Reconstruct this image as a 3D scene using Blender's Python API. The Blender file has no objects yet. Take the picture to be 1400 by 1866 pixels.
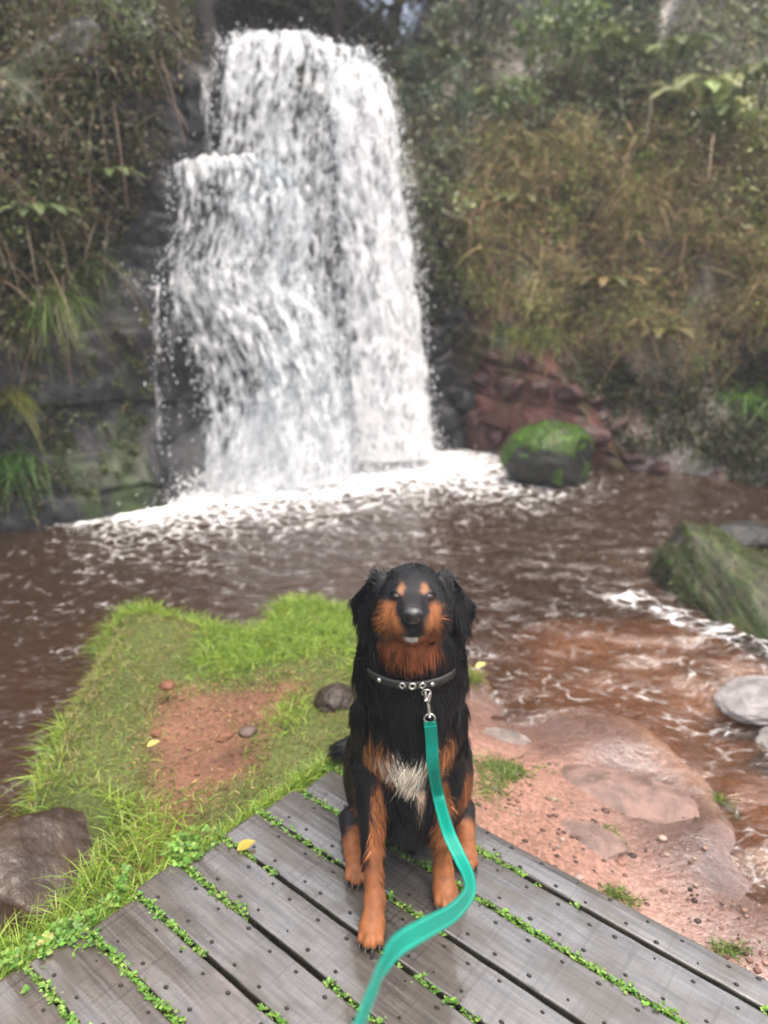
import bpy, math, random
import numpy as np
from mathutils import Vector, Matrix

# ------------------------------------------------------------------ camera, world, sun, exposure
SC = bpy.context.scene
COL = SC.collection
PITCH, CAMH, FPX = math.radians(18.5), 1.4, 1401.0
cam_d = bpy.data.cameras.new('camera')
cam = bpy.data.objects.new('camera', cam_d); COL.objects.link(cam)
cam.location = (0, 0, CAMH)
cam.rotation_euler = (math.pi / 2 - PITCH, 0, 0)
cam_d.sensor_fit = 'VERTICAL'; cam_d.sensor_height = 36.0; cam_d.sensor_width = 36.0
cam_d.lens = 36.0 * FPX / 1866.0
cam_d.clip_start = 0.02; cam_d.clip_end = 400
cam_d.dof.use_dof = True
cam_d.dof.focus_distance = 1.6
cam_d.dof.aperture_fstop = cam_d.lens / 1000 / 0.0135
SC.camera = cam

SUN_EL, SUN_AZ = math.radians(77), math.radians(125)     # azimuth from +Y towards +X
w = bpy.data.worlds.new('World'); SC.world = w; w.use_nodes = True
nt = w.node_tree
sky = nt.nodes.new('ShaderNodeTexSky'); sky.sky_type = 'NISHITA'; sky.sun_disc = False
sky.sun_elevation = SUN_EL; sky.sun_rotation = SUN_AZ
sky.air_density = 0.8; sky.dust_density = 9.0; sky.ozone_density = 0.3
nt.links.new(sky.outputs[0], nt.nodes['Background'].inputs[0])
nt.nodes['Background'].inputs[1].default_value = 0.15
sun_d = bpy.data.lights.new('sun', 'SUN'); sun_d.energy = 1.4; sun_d.angle = math.radians(132)
sun_d.color = (1.0, 0.96, 0.9)
sun = bpy.data.objects.new('sun', sun_d); COL.objects.link(sun)
sun.rotation_euler = (math.pi / 2 - SUN_EL, 0, math.pi - SUN_AZ)
sun.location = (0, 0, 20)
SC.view_settings.view_transform = 'Standard'; SC.view_settings.look = 'None'
SC.view_settings.gamma = 1; SC.view_settings.exposure = 1.38
SC.cycles.use_denoising = True
SC.cycles.filter_width = 1.7
SC.cycles.max_bounces = 6; SC.cycles.diffuse_bounces = 3; SC.cycles.glossy_bounces = 3
SC.cycles.transparent_max_bounces = 16; SC.cycles.transmission_bounces = 3
SC.cycles.sample_clamp_indirect = 4.0

rng = np.random.default_rng(7)
random.seed(7)
WATER = -0.25

# ------------------------------------------------------------------ helpers
def ray(px, py):
    v = (933 - py) / FPX
    return np.array([(px - 700) / FPX, math.cos(PITCH) + v * math.sin(PITCH), -math.sin(PITCH) + v * math.cos(PITCH)])
def at(px, py, Y):
    d = ray(px, py); return np.array([0, 0, CAMH]) + d * (Y / d[1])
def on(px, py, z):
    d = ray(px, py); return np.array([0, 0, CAMH]) + d * ((z - CAMH) / d[2])

def _h(ix, iy, iz, seed):
    n = (ix.astype(np.int64) * 374761393 + iy.astype(np.int64) * 668265263 + iz.astype(np.int64) * 1440662683 + seed * 974634777) & 0xFFFFFFFF
    n = ((n ^ (n >> 13)) * 1274126177) & 0xFFFFFFFF
    n = ((n ^ (n >> 16)) * 2246822519) & 0xFFFFFFFF
    n ^= (n >> 15)
    return (n & 0xFFFFFF) / float(0x7FFFFF) - 1.0
def vnoise(P, seed=0):
    P = np.asarray(P, float); i = np.floor(P); f = P - i; f = f * f * (3 - 2 * f)
    i = i.astype(np.int64); x, y, z = i[..., 0], i[..., 1], i[..., 2]
    r = 0
    for dx in (0, 1):
        wx = f[..., 0] if dx else 1 - f[..., 0]
        for dy in (0, 1):
            wy = f[..., 1] if dy else 1 - f[..., 1]
            for dz in (0, 1):
                wz = f[..., 2] if dz else 1 - f[..., 2]
                r = r + wx * wy * wz * _h(x + dx, y + dy, z + dz, seed)
    return r
def fbm(P, octv=4, seed=0, gain=0.5):
    P = np.asarray(P, float); a, r, t = 1.0, 0, 0
    for o in range(octv):
        r = r + a * vnoise(P * (2 ** o) + o * 17.3, seed + o); t += a; a *= gain
    return r / t
def sstep(a, b, x):
    t = np.clip((x - a) / (b - a), 0, 1); return t * t * (3 - 2 * t)
def norm(v):
    v = np.asarray(v, float); return v / np.maximum(np.linalg.norm(v, axis=-1, keepdims=True), 1e-9)

class MB:
    """collects verts, faces and per-vertex colours, links them as one mesh object"""
    def __init__(s): s.v = []; s.f = []; s.c = []; s.m = []; s.n = 0
    def add(s, v, faces, col=(1, 1, 1), mi=0):
        v = np.asarray(v, float).reshape(-1, 3)
        if not isinstance(faces, (list, tuple)): faces = [faces]
        for f in faces:
            f = np.asarray(f, np.int64)
            if f.size: s.f.append(f + s.n); s.m.append(mi)
        c = np.asarray(col, float)
        if c.ndim == 1: c = np.tile(c, (len(v), 1))
        s.v.append(v); s.c.append(c); s.n += len(v)
    def build(s, name, mats, parent=None, origin=(0, 0, 0), smooth=True, attrs=None):
        v = np.concatenate(s.v) - np.asarray(origin, float); c = np.concatenate(s.c)
        me = bpy.data.meshes.new(name)
        me.vertices.add(len(v)); me.vertices.foreach_set('co', v.astype(np.float32).ravel())
        tot = np.concatenate([np.full(len(f), f.shape[1]) for f in s.f])
        idx = np.concatenate([f.ravel() for f in s.f])
        mi = np.concatenate([np.full(len(f), m) for f, m in zip(s.f, s.m)])
        me.loops.add(len(idx)); me.loops.foreach_set('vertex_index', idx.astype(np.int32))
        me.polygons.add(len(tot))
        st = np.concatenate([[0], np.cumsum(tot)[:-1]])
        me.polygons.foreach_set('loop_start', st.astype(np.int32))
        me.polygons.foreach_set('loop_total', tot.astype(np.int32))
        me.polygons.foreach_set('material_index', mi.astype(np.int32))
        me.polygons.foreach_set('use_smooth', np.full(len(tot), smooth))
        me.update(calc_edges=True)
        a = me.attributes.new('col', 'FLOAT_COLOR', 'POINT')
        a.data.foreach_set('color', np.concatenate([c, np.ones((len(c), 1))], 1).astype(np.float32).ravel())
        for k, arr in (attrs or {}).items():
            arr = np.asarray(arr, np.float32)
            if arr.ndim == 1:
                t = me.attributes.new(k, 'FLOAT', 'POINT'); t.data.foreach_set('value', arr)
            else:
                t = me.attributes.new(k, 'FLOAT_VECTOR', 'POINT'); t.data.foreach_set('vector', arr.ravel())
        if not isinstance(mats, (list, tuple)): mats = [mats]
        for m in mats: me.materials.append(m)
        o = bpy.data.objects.new(name, me); COL.objects.link(o)
        if parent is not None:
            o.parent = parent
            o.location = Vector(origin) - world_loc(parent)
        else: o.location = origin
        return o
def world_loc(o):
    l = Vector(o.location)
    while o.parent is not None: o = o.parent; l = l + Vector(o.location)
    return l
def tag(o, label=None, cat=None, group=None, kind=None):
    if label: o['label'] = label
    if cat: o['category'] = cat
    if group: o['group'] = group
    if kind: o['kind'] = kind
    return o
def empty(name, loc, label, cat, group=None):
    o = bpy.data.objects.new(name, None); COL.objects.link(o); o.location = loc
    o.empty_display_size = 0.1
    return tag(o, label, cat, group)

def grid_faces(nu, nv, wrap=False):
    i = np.arange(nu * nv).reshape(nu, nv)
    if wrap: i = np.concatenate([i, i[:, :1]], 1)
    return np.stack([i[:-1, :-1], i[1:, :-1], i[1:, 1:], i[:-1, 1:]], -1).reshape(-1, 4)
def tube(pts, rad, n=6, cap=True):
    pts = np.asarray(pts, float); rad = np.broadcast_to(np.asarray(rad, float), (len(pts),))
    t = norm(np.gradient(pts, axis=0)); up = np.array([0.13, 0.21, 1.0])
    a = np.cross(t, up); bad = np.linalg.norm(a, axis=1) < 0.05; a[bad] = np.cross(t[bad], [1, 0, 0]); a = norm(a); b = np.cross(t, a)
    th = np.linspace(0, 2 * math.pi, n, endpoint=False)
    v = pts[:, None] + rad[:, None, None] * (np.cos(th)[None, :, None] * a[:, None] + np.sin(th)[None, :, None] * b[:, None])
    f = [grid_faces(len(pts), n, True)[:, ::-1]]
    if cap:
        f.append(np.arange(n)[None]); f.append((np.arange(n) + (len(pts) - 1) * n)[None, ::-1])
    return v.reshape(-1, 3), f
def catmull(pts, n):
    P = np.asarray(pts, float); P = np.concatenate([[2 * P[0] - P[1]], P, [2 * P[-1] - P[-2]]])
    m = len(P) - 3; s = np.linspace(0, m - 1e-6, n); i = s.astype(int); t = (s - i)[:, None]
    p0, p1, p2, p3 = P[i], P[i + 1], P[i + 2], P[i + 3]
    return 0.5 * (2 * p1 + (p2 - p0) * t + (2 * p0 - 5 * p1 + 4 * p2 - p3) * t ** 2 + (3 * p1 - p0 - 3 * p2 + p3) * t ** 3)
def icos(sub):
    import bmesh
    bm = bmesh.new(); bmesh.ops.create_icosphere(bm, subdivisions=sub, radius=1)
    v = np.array([x.co for x in bm.verts]); f = np.array([[q.index for q in x.verts] for x in bm.faces]); bm.free()
    return v, f
def ribbons(root, dirs, side, length, width, nseg=3, droop=None, taper=1.0):
    """many tapered strips: root (N,3), dirs (N,3), side (N,3); returns verts and quads"""
    N = len(root); s = np.linspace(0, 1, nseg + 1)
    c = root[:, None] + dirs[:, None] * (length[:, None, None] * s[None, :, None])
    if droop is not None: c = c + droop[:, None] * (s ** 2)[None, :, None]
    wd = width[:, None] * (1 - taper * s ** 1.6)[None] * 0.5
    v = np.stack([c - side[:, None] * wd[..., None], c + side[:, None] * wd[..., None]], 2)
    base = (np.arange(N) * (nseg + 1) * 2)[:, None]; k = np.arange(nseg)[None] * 2
    f = np.stack([base + k, base + k + 1, base + k + 3, base + k + 2], -1).reshape(-1, 4)
    return v.reshape(-1, 3), f
def leaves(cent, axis, nor, length, width, fold=0.15):
    """pointed leaves: six-vertex folded blades, returns verts and quads"""
    side = norm(np.cross(axis, nor)); L = length[:, None]; Wd = width[:, None]
    b = cent; t = cent + axis * L
    m1 = cent + axis * L * 0.45
    l = m1 + side * Wd * 0.5 + nor * Wd * fold; r = m1 - side * Wd * 0.5 + nor * Wd * fold
    N = len(cent); v = np.stack([b, r, t, l], 1).reshape(-1, 3)
    return v, np.arange(N * 4).reshape(N, 4)

# ------------------------------------------------------------------ node material helpers
class NG:
    def __init__(s, name):
        s.m = bpy.data.materials.new(name); s.m.use_nodes = True; s.t = s.m.node_tree; s.t.nodes.clear()
        s.out = s.t.nodes.new('ShaderNodeOutputMaterial')
    def n(s, typ, ins=None, **kw):
        x = s.t.nodes.new('ShaderNode' + typ)
        for k, v in kw.items(): setattr(x, k, v)
        for k, v in (ins or {}).items(): s.set(x, k, v)
        return x
    def set(s, x, k, v):
        i = x.inputs[k]
        if isinstance(v, bpy.types.NodeSocket): s.t.links.new(v, i)
        elif isinstance(v, bpy.types.Node): s.t.links.new(v.outputs[0], i)
        else:
            if isinstance(v, (tuple, list)) and len(v) == 3 and i.type == 'RGBA': v = (*v, 1)
            i.default_value = v
    def attr(s, name, out='Color'): return s.n('Attribute', attribute_name=name).outputs[out]
    def noise(s, vec, scale=5, detail=4, rough=0.55, dist=0.0):
        return s.n('TexNoise', {'Vector': vec, 'Scale': scale, 'Detail': detail, 'Roughness': rough, 'Distortion': dist}).outputs['Fac']
    def map(s, vec, scale=(1, 1, 1), loc=(0, 0, 0)): return s.n('Mapping', {'Vector': vec, 'Scale': scale, 'Location': loc}).outputs[0]
    def ramp(s, fac, a, b, va=0.0, vb=1.0):
        return s.n('MapRange', {'Value': fac, 'From Min': a, 'From Max': b, 'To Min': va, 'To Max': vb}, interpolation_type='SMOOTHSTEP').outputs[0]
    def mix(s, fac, a, b, mode='MIX'):
        x = s.n('Mix', data_type='RGBA', blend_type=mode)
        s.set(x, 0, fac)
        s.set(x, 6, (*a, 1) if isinstance(a, tuple) and len(a) == 3 else a); s.set(x, 7, (*b, 1) if isinstance(b, tuple) and len(b) == 3 else b)
        return x.outputs[2]
    def math(s, op, a, b=0.0, c=None):
        x = s.n('Math', operation=op); s.set(x, 0, a); s.set(x, 1, b)
        if c is not None: s.set(x, 2, c)
        return x.outputs[0]
    def bump(s, h, strength=0.3, dist=0.02, nrm=None):
        i = {'Height': h, 'Strength': strength, 'Distance': dist}
        if nrm is not None: i['Normal'] = nrm
        return s.n('Bump', i).outputs[0]
    def pr(s, **kw):
        p = s.n('BsdfPrincipled')
        for k, v in kw.items(): s.set(p, k.replace('_', ' '), v)
        return p.outputs[0]
    def obj(s): return s.n('TexCoord').outputs['Object']
    def fin(s, sh): s.t.links.new(sh, s.out.inputs[0]); return s.m

def foliage_mat(name, rough=0.5, trans=0.35, spec=0.4):
    g = NG(name); c = g.attr('col')
    p = g.pr(Base_Color=c, Roughness=rough, Specular_IOR_Level=spec)
    t = g.n('BsdfTranslucent', {'Color': c}).outputs[0]
    return g.fin(g.n('MixShader', {0: trans, 1: p, 2: t}).outputs[0])
M_LEAF = foliage_mat('leaf_surface', 0.45, 0.3)
M_GRASS = foliage_mat('grass_blade', 0.45, 0.35)
M_DRY = foliage_mat('dry_stalk', 0.8, 0.2, 0.2)

def bark_mat():
    g = NG('bark'); o = g.obj(); c = g.attr('col')
    n = g.noise(g.map(o, (1, 1, 0.25)), 30, 5)
    return g.fin(g.pr(Base_Color=g.mix(g.ramp(n, 0.3, 0.7), g.mix(0.5, c, (0, 0, 0)), c), Roughness=0.8, Normal=g.bump(n, 0.6, 0.02)))
M_BARK = bark_mat()

def rock_mat(name, wet=0.5, rough=0.45, scale=8.0, bump=0.5):
    g = NG(name); o = g.obj(); c = g.attr('col')
    n1 = g.noise(o, scale, 6, 0.6, 0.3); n2 = g.noise(o, scale * 5, 4, 0.65)
    cc = g.mix(g.ramp(n1, 0.3, 0.7), g.mix(0.55, c, (0.01, 0.01, 0.01)), c)
    cc = g.mix(g.ramp(n2, 0.55, 0.75, 0, 0.35), cc, g.mix(0.2, c, (0.5, 0.48, 0.45)))
    h = g.math('ADD', n1, g.math('MULTIPLY', n2, 0.4))
    return g.fin(g.pr(Base_Color=cc, Roughness=g.ramp(n1, 0.3, 0.7, rough - 0.2, rough + 0.15), Specular_IOR_Level=0.25, Normal=g.bump(h, bump, 0.03)))
M_ROCK = rock_mat('wet_rock', rough=0.42)
M_GLOSSY = rock_mat('glossy_wet_rock', rough=.28, scale=6, bump=.35)
M_STONE = rock_mat('stone', rough=0.5, scale=14)

# ------------------------------------------------------------------ terrain
# foot of the banks round the pool, each with the height of its rock wall and the slope above it
RIM = np.array([(-4.6, -3, .6, .8), (-3.5, 1.0, .8, 1.0), (-3.0, 3.2, 1.2, 1.6), (-2.55, 4.3, 1.3, 2.2), (-2.2, 5.0, 1.4, 2.4), (-1.75, 5.55, 2.2, 2.4),
                (-1.30, 6.05, 2.75, 1.1), (-.5, 6.45, 2.78, .45), (.30, 6.75, 2.5, .55), (.72, 6.75, 1.2, 1.35), (1.15, 6.35, .75, 1.3), (1.9, 5.95, .5, 1.15),
                (2.7, 5.65, .30, 1.05), (3.3, 5.1, .35, 1.1), (4.2, 4.4, .4, 1.0), (6, 3.5, .4, .8), (9.5, 1.5, .4, .6)])
LAND = np.array([on(x, y, WATER)[:2] for x, y in [(655, 1150), (600, 1132), (480, 1140), (462, 1195), (420, 1190), (320, 1160), (190, 1160), (165, 1235), (115, 1310), (75, 1390), (50, 1470), (10, 1540), (130, 1640), (60, 1740), (-80, 1800)]]
                + [(-1.6, .7), (-2.6, -1), (-3.5, -4), (4, -4), (2.6, -.5), (1.75, .9)]
                + [on(x, y, WATER)[:2] for x, y in [(1420, 1690), (1360, 1560), (1250, 1450), (1120, 1330), (960, 1300), (850, 1225)]])
def seg_dist(P, a, b):
    ab = b - a; t = np.clip(((P - a) @ ab) / (ab @ ab), 0, 1); q = P - (a + t[:, None] * ab)
    return np.linalg.norm(q, axis=1), t, (ab[0] * (P[:, 1] - a[1]) - ab[1] * (P[:, 0] - a[0]))
def poly_sd(P, poly):
    """signed distance, positive inside"""
    d = np.full(len(P), 1e9); ins = np.zeros(len(P), bool); n = len(poly)
    for i in range(n):
        a, b = poly[i], poly[(i + 1) % n]
        d = np.minimum(d, seg_dist(P, a, b)[0])
        c = ((a[1] > P[:, 1]) != (b[1] > P[:, 1]))
        with np.errstate(divide='ignore', invalid='ignore'):
            xi = (b[0] - a[0]) * (P[:, 1] - a[1]) / (b[1] - a[1]) + a[0]
        ins ^= c & (P[:, 0] < xi)
    return np.where(ins, d, -d)
def rim_eval(P):
    d = np.full(len(P), 1e9); wt = np.zeros(len(P)); sl = np.zeros(len(P))
    for i in range(len(RIM) - 1):
        dd, t, s = seg_dist(P, RIM[i, :2], RIM[i + 1, :2])
        m = dd < d
        d = np.where(m, dd, d)
        wt = np.where(m, RIM[i, 2] * (1 - t) + RIM[i + 1, 2] * t, wt); sl = np.where(m, RIM[i, 3] * (1 - t) + RIM[i + 1, 3] * t, sl)
    ring = np.concatenate([RIM[:, :2], [(9.5, -60), (-4.6, -60)]])
    return np.where(poly_sd(P, ring) > 0, -d, d), wt, sl
DN = np.array([0.643, 0.766]); DU = np.array([0.766, -0.643])       # deck: across the planks, along the planks
def height(P):
    P = np.asarray(P, float); P3 = np.concatenate([P, np.zeros((len(P), 1))], 1)
    d, wt, sl = rim_eval(P)
    n1 = fbm(P3 * 0.9, 4, 3); n2 = fbm(P3 * 4, 3, 5)
    dd = d + 0.12 * n1
    up = sstep(-0.02, 0.28, dd) * wt + np.maximum(dd - 0.28, 0) * sl * (1 + 0.25 * n1) + 0.05 * n2
    cap = 6.4 + 1.0 * n1
    up = cap * (1 - np.exp(-up / cap * (1 + up / cap * .6)))
    # bed of the pool, shallow on the right where the stream leaves over bedrock
    shallow = sstep(-0.1, 0.9, P[:, 0]) * sstep(4.6, 3.4, P[:, 1])
    bed = WATER - 0.75 + shallow * (0.66 + 0.05 * n2)
    ld = poly_sd(P, LAND)
    right = sstep(0.12, 0.35, P[:, 0])
    mound = WATER - 0.08 + (0.255 + 0.04 * n1) * sstep(-0.06, 0.16, ld) + 0.03 * n2 * (ld > 0)
    lg = vnoise(np.stack([P[:, 0] * 2.2 + P[:, 1] * 1.6, (P[:, 1] * 2.2 - P[:, 0] * 1.6) * 2.4, 0 * P[:, 0]], 1), 8)
    rock = WATER - 0.01 + 0.12 * sstep(-0.05, 0.75, ld) + 0.02 * n2 - 0.05 * sstep(0.02, -0.4, ld) + .05 * sstep(-.05, .15, lg) * sstep(.4, .1, ld) * sstep(-.3, -.05, ld)
    land = mound * (1 - right) + rock * right
    deckn = P @ DN; decku = P @ DU
    under = sstep(1.42, 1.36, deckn) * sstep(-1.40, -1.30, decku)
    land = land * (1 - under) + np.minimum(land, -0.15) * under
    low = np.where(ld > -0.06, np.maximum(land, bed), bed) if False else bed + (land - bed) * sstep(-0.35, 0.0, ld)
    return np.where(d > -0.02, np.maximum(low, WATER - 0.2 + up), low)

def axis(a, b, step, lo, hi):
    core = np.arange(a, b + 1e-6, step); left = [a]; s = step
    while left[-1] > lo: s *= 1.35; left.append(left[-1] - s)
    r = [b]; s = step
    while r[-1] < hi: s *= 1.35; r.append(r[-1] + s)
    return np.concatenate([left[:0:-1], core, r[1:]])
gx, gy = axis(-5, 5, .05, -60, 60), axis(0.3, 9.5, .05, -60, 60)
XY = np.stack(np.meshgrid(gx, gy, indexing='ij'), -1).reshape(-1, 2)
hz = height(XY).reshape(len(gx), len(gy))
for _ in range(2):
    q = hz.copy(); q[1:-1, 1:-1] = (hz[1:-1, 1:-1] * 4 + hz[:-2, 1:-1] + hz[2:, 1:-1] + hz[1:-1, :-2] + hz[1:-1, 2:]) / 8; hz = q
hz = hz.ravel()
SOIL = np.array([on(x, y, -0.03)[:2] for x, y in [(300, 1245), (420, 1245), (560, 1228), (520, 1275), (470, 1330), (455, 1385), (360, 1430), (330, 1500), (290, 1570), (250, 1580), (240, 1500), (290, 1420), (265, 1350), (290, 1300)]])
def ground_col(P, z):
    P3 = np.concatenate([P, z[:, None]], 1)
    n = fbm(P3 * 3, 4, 11)[:, None]; n2 = fbm(P3 * 9, 3, 12)[:, None]
    d, _, _ = rim_eval(P); ld = poly_sd(P, LAND)
    c = np.tile((.028, .023, .014), (len(P), 1)) * (1 + .5 * n)
    right = sstep(0.15, .4, P[:, 0])[:, None]
    litter = np.array((.034, .027, .016)); green = np.array((.035, .05, .016))
    c = c * (1 - right) + (litter * (1 + .6 * n)) * right
    c = np.where((n2 > .15), c * .5 + green * .5, c)
    # red scree low on the right bank
    red = (sstep(.45, .8, P[:, 0]) * sstep(1.0 + .4 * n[:, 0], .5, z) * sstep(2.5, 1.9, P[:, 0]) * (d > -.1))[:, None]
    c = c * (1 - red) + np.array((.15, .062, .05)) * (1 + .5 * n2) * red
    bedm = (d < -.02)[:, None]
    shallow = (sstep(-.3, .9, P[:, 0]) * sstep(5.4, 3.6, P[:, 1]))[:, None]
    bed = np.array((.06, .03, .014)) * (1 - shallow) + np.array((.23, .125, .078)) * shallow
    c = np.where(bedm, bed * (1 + .5 * n + .3 * n2), c)
    land = sstep(-.12, .05, ld)[:, None] * bedm
    wetf = sstep(.40, .08, ld + .10 * n[:, 0])[:, None]; rk = (np.array((.27, .150, .115)) * (1 - wetf) + np.array((.13, .072, .056)) * wetf) * (1 + .45 * n + .4 * n2)
    grn = np.array((.075, .10, .028)) * (1 + .4 * n)
    soil = sstep(-.06, .03, poly_sd(P, SOIL) + .04 * n2[:, 0])[:, None]
    so = np.array((.17, .085, .055)) * (1 + .4 * n2)
    ml = grn * (1 - soil) + so * soil
    rr = sstep(0.1, .3, P[:, 0])[:, None]
    ml = ml * (1 - rr) + rk * rr
    c = c * (1 - land) + ml * land
    return np.clip(c, .004, .8)
def ground_mat():
    g = NG('ground'); o = g.obj(); c = g.attr('col'); wet = g.attr('wet', 'Fac')
    n1 = g.noise(o, 14, 6, .6); n2 = g.noise(o, 70, 3, .6)
    v = g.n('TexVoronoi', {'Vector': o, 'Scale': 55.0}).outputs[0]
    cc = g.mix(g.ramp(n2, .35, .7), g.mix(.45, c, (.02, .014, .01)), c)
    cc = g.mix(g.ramp(n1, .55, .75, 0, .3), cc, g.mix(.6, c, (1.6, 1.5, 1.4), 'MULTIPLY') if False else g.mix(.12, c, (.45, .33, .26)))
    cc = g.mix(g.ramp(v, .0, .18, .45, 0), cc, (.02, .015, .012))
    h = g.math('ADD', n1, g.math('MULTIPLY', n2, .45))
    return g.fin(g.pr(Base_Color=cc, Roughness=g.math('SUBTRACT', g.ramp(n1, .35, .65, .35, .75), g.math('MULTIPLY', wet, .28)), Specular_IOR_Level=g.math('MULTIPLY_ADD', wet, .35, .12), Coat_Weight=wet, Coat_Roughness=.13, Coat_Normal=g.bump(n1, .5, .03), Normal=g.bump(h, .6, .025)))
WET = sstep(.60, .16, poly_sd(XY, LAND) + .10 * fbm(np.concatenate([XY * 3, 0 * hz[:, None]], 1), 3, 14)) * sstep(.1, .3, XY[:, 0])
b = MB(); b.add(np.concatenate([XY, hz[:, None]], 1), grid_faces(len(gx), len(gy)), ground_col(XY, hz))
tag(b.build('ground', ground_mat(), attrs={'wet': WET}), 'steep wooded gully with a red bedrock stream bed', 'ground', kind='structure')

def surf(P):
    """ground height and normal at points"""
    P = np.asarray(P, float); z = height(P); e = .06
    zx = height(P + [e, 0]) - height(P - [e, 0]); zy = height(P + [0, e]) - height(P - [0, e])
    return np.concatenate([P, z[:, None]], 1), norm(np.stack([-zx, -zy, np.full(len(P), 2 * e)], 1))

# ------------------------------------------------------------------ pool and stream
FALL_A, FALL_B = np.array([-1.60, 5.33]), np.array([.40, 6.40])      # line where the fall meets the pool
wx, wy = axis(-3.4, 3.6, .025, -7, 12), axis(1.0, 7.2, .025, -8, 8)
WP = np.stack(np.meshgrid(wx, wy, indexing='ij'), -1).reshape(-1, 2)
def water_surface(P):
    P3 = np.concatenate([P, np.zeros((len(P), 1))], 1)
    d, t, _ = seg_dist(P, FALL_A, FALL_B)
    warp = np.stack([fbm(P3 * 1.3, 3, 21), fbm(P3 * 1.3, 3, 22)], 1)
    Q = P + .25 * warp
    choppy = np.exp(-(d / .75) ** 2)
    calm = sstep(-.3, -1.8, P[:, 0]) * sstep(4.9, 4.0, P[:, 1])
    z = .026 * choppy * fbm(P3 * 7, 4, 23)
    # rings running out of the fall
    amp = .008 * np.exp(-d / 2.6) * (1 - .6 * calm)
    z += amp * np.sin(Q @ np.array([-.35, -.93]) * 44 + 3 * warp[:, 0] * 3) * (.5 + .8 * np.abs(fbm(P3 * 2.1, 2, 25)))
    z += (.020 - .014 * calm) * fbm(np.stack([Q[:, 0] * 5, Q[:, 1] * 11, Q[:, 0] * 0], 1), 3, 26)
    # riffle leaving to the lower right
    rif = sstep(.0, .8, P[:, 0]) * sstep(4.4, 3.2, P[:, 1])
    al = P @ np.array([.62, -.78]); ac = P @ np.array([.78, .62])
    foam_r = rif * (.06 + .22 * fbm(np.stack([al * 1.6, ac * 7, al * 0], 1), 3, 29))
    z += rif * (.034 * fbm(np.stack([al * 3 + warp[:, 0], ac * 7, al * 0], 1), 3, 27) + .020 * np.sin(P[:, 1] * 30 + 5 * warp[:, 0] + P[:, 0] * 3) * sstep(.0, .4, vnoise(P3 * 1.7, 24)) + .012 * np.sin(al * 14 + 7 * warp[:, 1] + ac * 2) * fbm(P3 * 2.5, 2, 28))
    foam = np.exp(-(np.maximum(d - .16, 0) / .40) ** 2) * .40 + .50 * np.exp(-(np.maximum(d - .2, 0) / 1.0) ** 2) * sstep(-2.3, -1.4, P[:, 0])
    front = (P - FALL_A) @ norm(np.array([FALL_B[1] - FALL_A[1], -(FALL_B[0] - FALL_A[0])]))
    foam += .25 * np.exp(-((P[:, 0] - .9) / .45) ** 2 - ((P[:, 1] - 5.6) / .5) ** 2)
    for (x, y, r) in [(1.28, 3.60, .10), (1.40, 3.38, .10), (1.55, 3.20, .13), (1.78, 3.02, .16), (2.0, 2.9, .16), (-2.0, 4.75, .14), (-1.75, 4.95, .18)]:
        foam += .50 * np.exp(-(((P[:, 0] - x) ** 2 + (P[:, 1] - y) ** 2) / r ** 2))
    return z + WATER, foam + foam_r, rif
wz, foam, rif = water_surface(WP)
def water_mat():
    g = NG('stream_water'); o = g.obj(); f = g.attr('foam', 'Fac')
    shal = g.attr('shal', 'Fac')
    n = g.noise(g.map(o, (1, 1.5, 1)), 9, 6, .62, .8); n2 = g.noise(g.map(o, (1, 1.7, 1)), 34, 3, .6)
    wc = g.n('TexNoise', {'Vector': o, 'Scale': 6.0, 'Detail': 3.0}).outputs['Color']
    lv = g.n('VectorMath', {0: g.n('VectorMath', {0: wc, 1: (.16, .16, 0)}, operation='MULTIPLY').outputs[0], 1: g.map(o, (1, 1.35, 1))}, operation='ADD').outputs[0]
    lace = g.n('TexVoronoi', {'Vector': lv, 'Scale': 11.0}, feature='DISTANCE_TO_EDGE').outputs[0]
    s = g.math('ADD', f, g.math('MULTIPLY_ADD', n, 1.35, -.67))
    s = g.math('ADD', s, g.math('MULTIPLY_ADD', n2, .45, -.22))
    s = g.math('ADD', s, g.ramp(lace, 0.0, .22, .22, -.22))
    mask = g.ramp(s, .20, 1.15)
    fl = g.noise(g.map(o, (20, 46, 1)), 1.0, 2, .5, .6)
    mask = g.math('MAXIMUM', mask, g.math('MULTIPLY', g.ramp(fl, .80, .86, 0, .4), g.ramp(f, .0, .1, .4, 1)))
    bmp = g.bump(g.math('ADD', g.noise(g.map(o, (1, 1.8, 1)), 15, 3, .5, .5), g.math('MULTIPLY', n2, .35)), .55, .025)
    fr = g.n('Fresnel', {'IOR': 1.45, 'Normal': bmp}).outputs[0]
    gl = g.n('BsdfGlossy', {'Color': (1, 1, 1, 1), 'Roughness': .07, 'Normal': bmp}).outputs[0]
    tr = g.n('BsdfTransparent', {'Color': g.mix(shal, (.62, .46, .32), (.85, .72, .59))}).outputs[0]
    pe = g.n('BsdfDiffuse', {'Color': (.06, .034, .020, 1)}).outputs[0]         # peat stain carried in the water
    body = g.n('MixShader', {0: g.math('MULTIPLY_ADD', shal, -.25, .38), 1: tr, 2: pe}).outputs[0]
    wat = g.n('MixShader', {0: g.ramp(fr, .0, 1.0) if False else fr, 1: body, 2: gl}).outputs[0]
    fo = g.pr(Base_Color=(.86, .87, .87, 1), Roughness=.5, Normal=g.bump(n, .6, .03))
    return g.fin(g.n('MixShader', {0: mask, 1: wat, 2: fo}).outputs[0])
b = MB(); b.add(np.concatenate([WP, wz[:, None]], 1), grid_faces(len(wx), len(wy)))
tag(b.build('water', water_mat(), attrs={'foam': foam, 'shal': rif}), 'peaty brown pool and stream with white foam under the fall', 'water', kind='structure')

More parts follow.
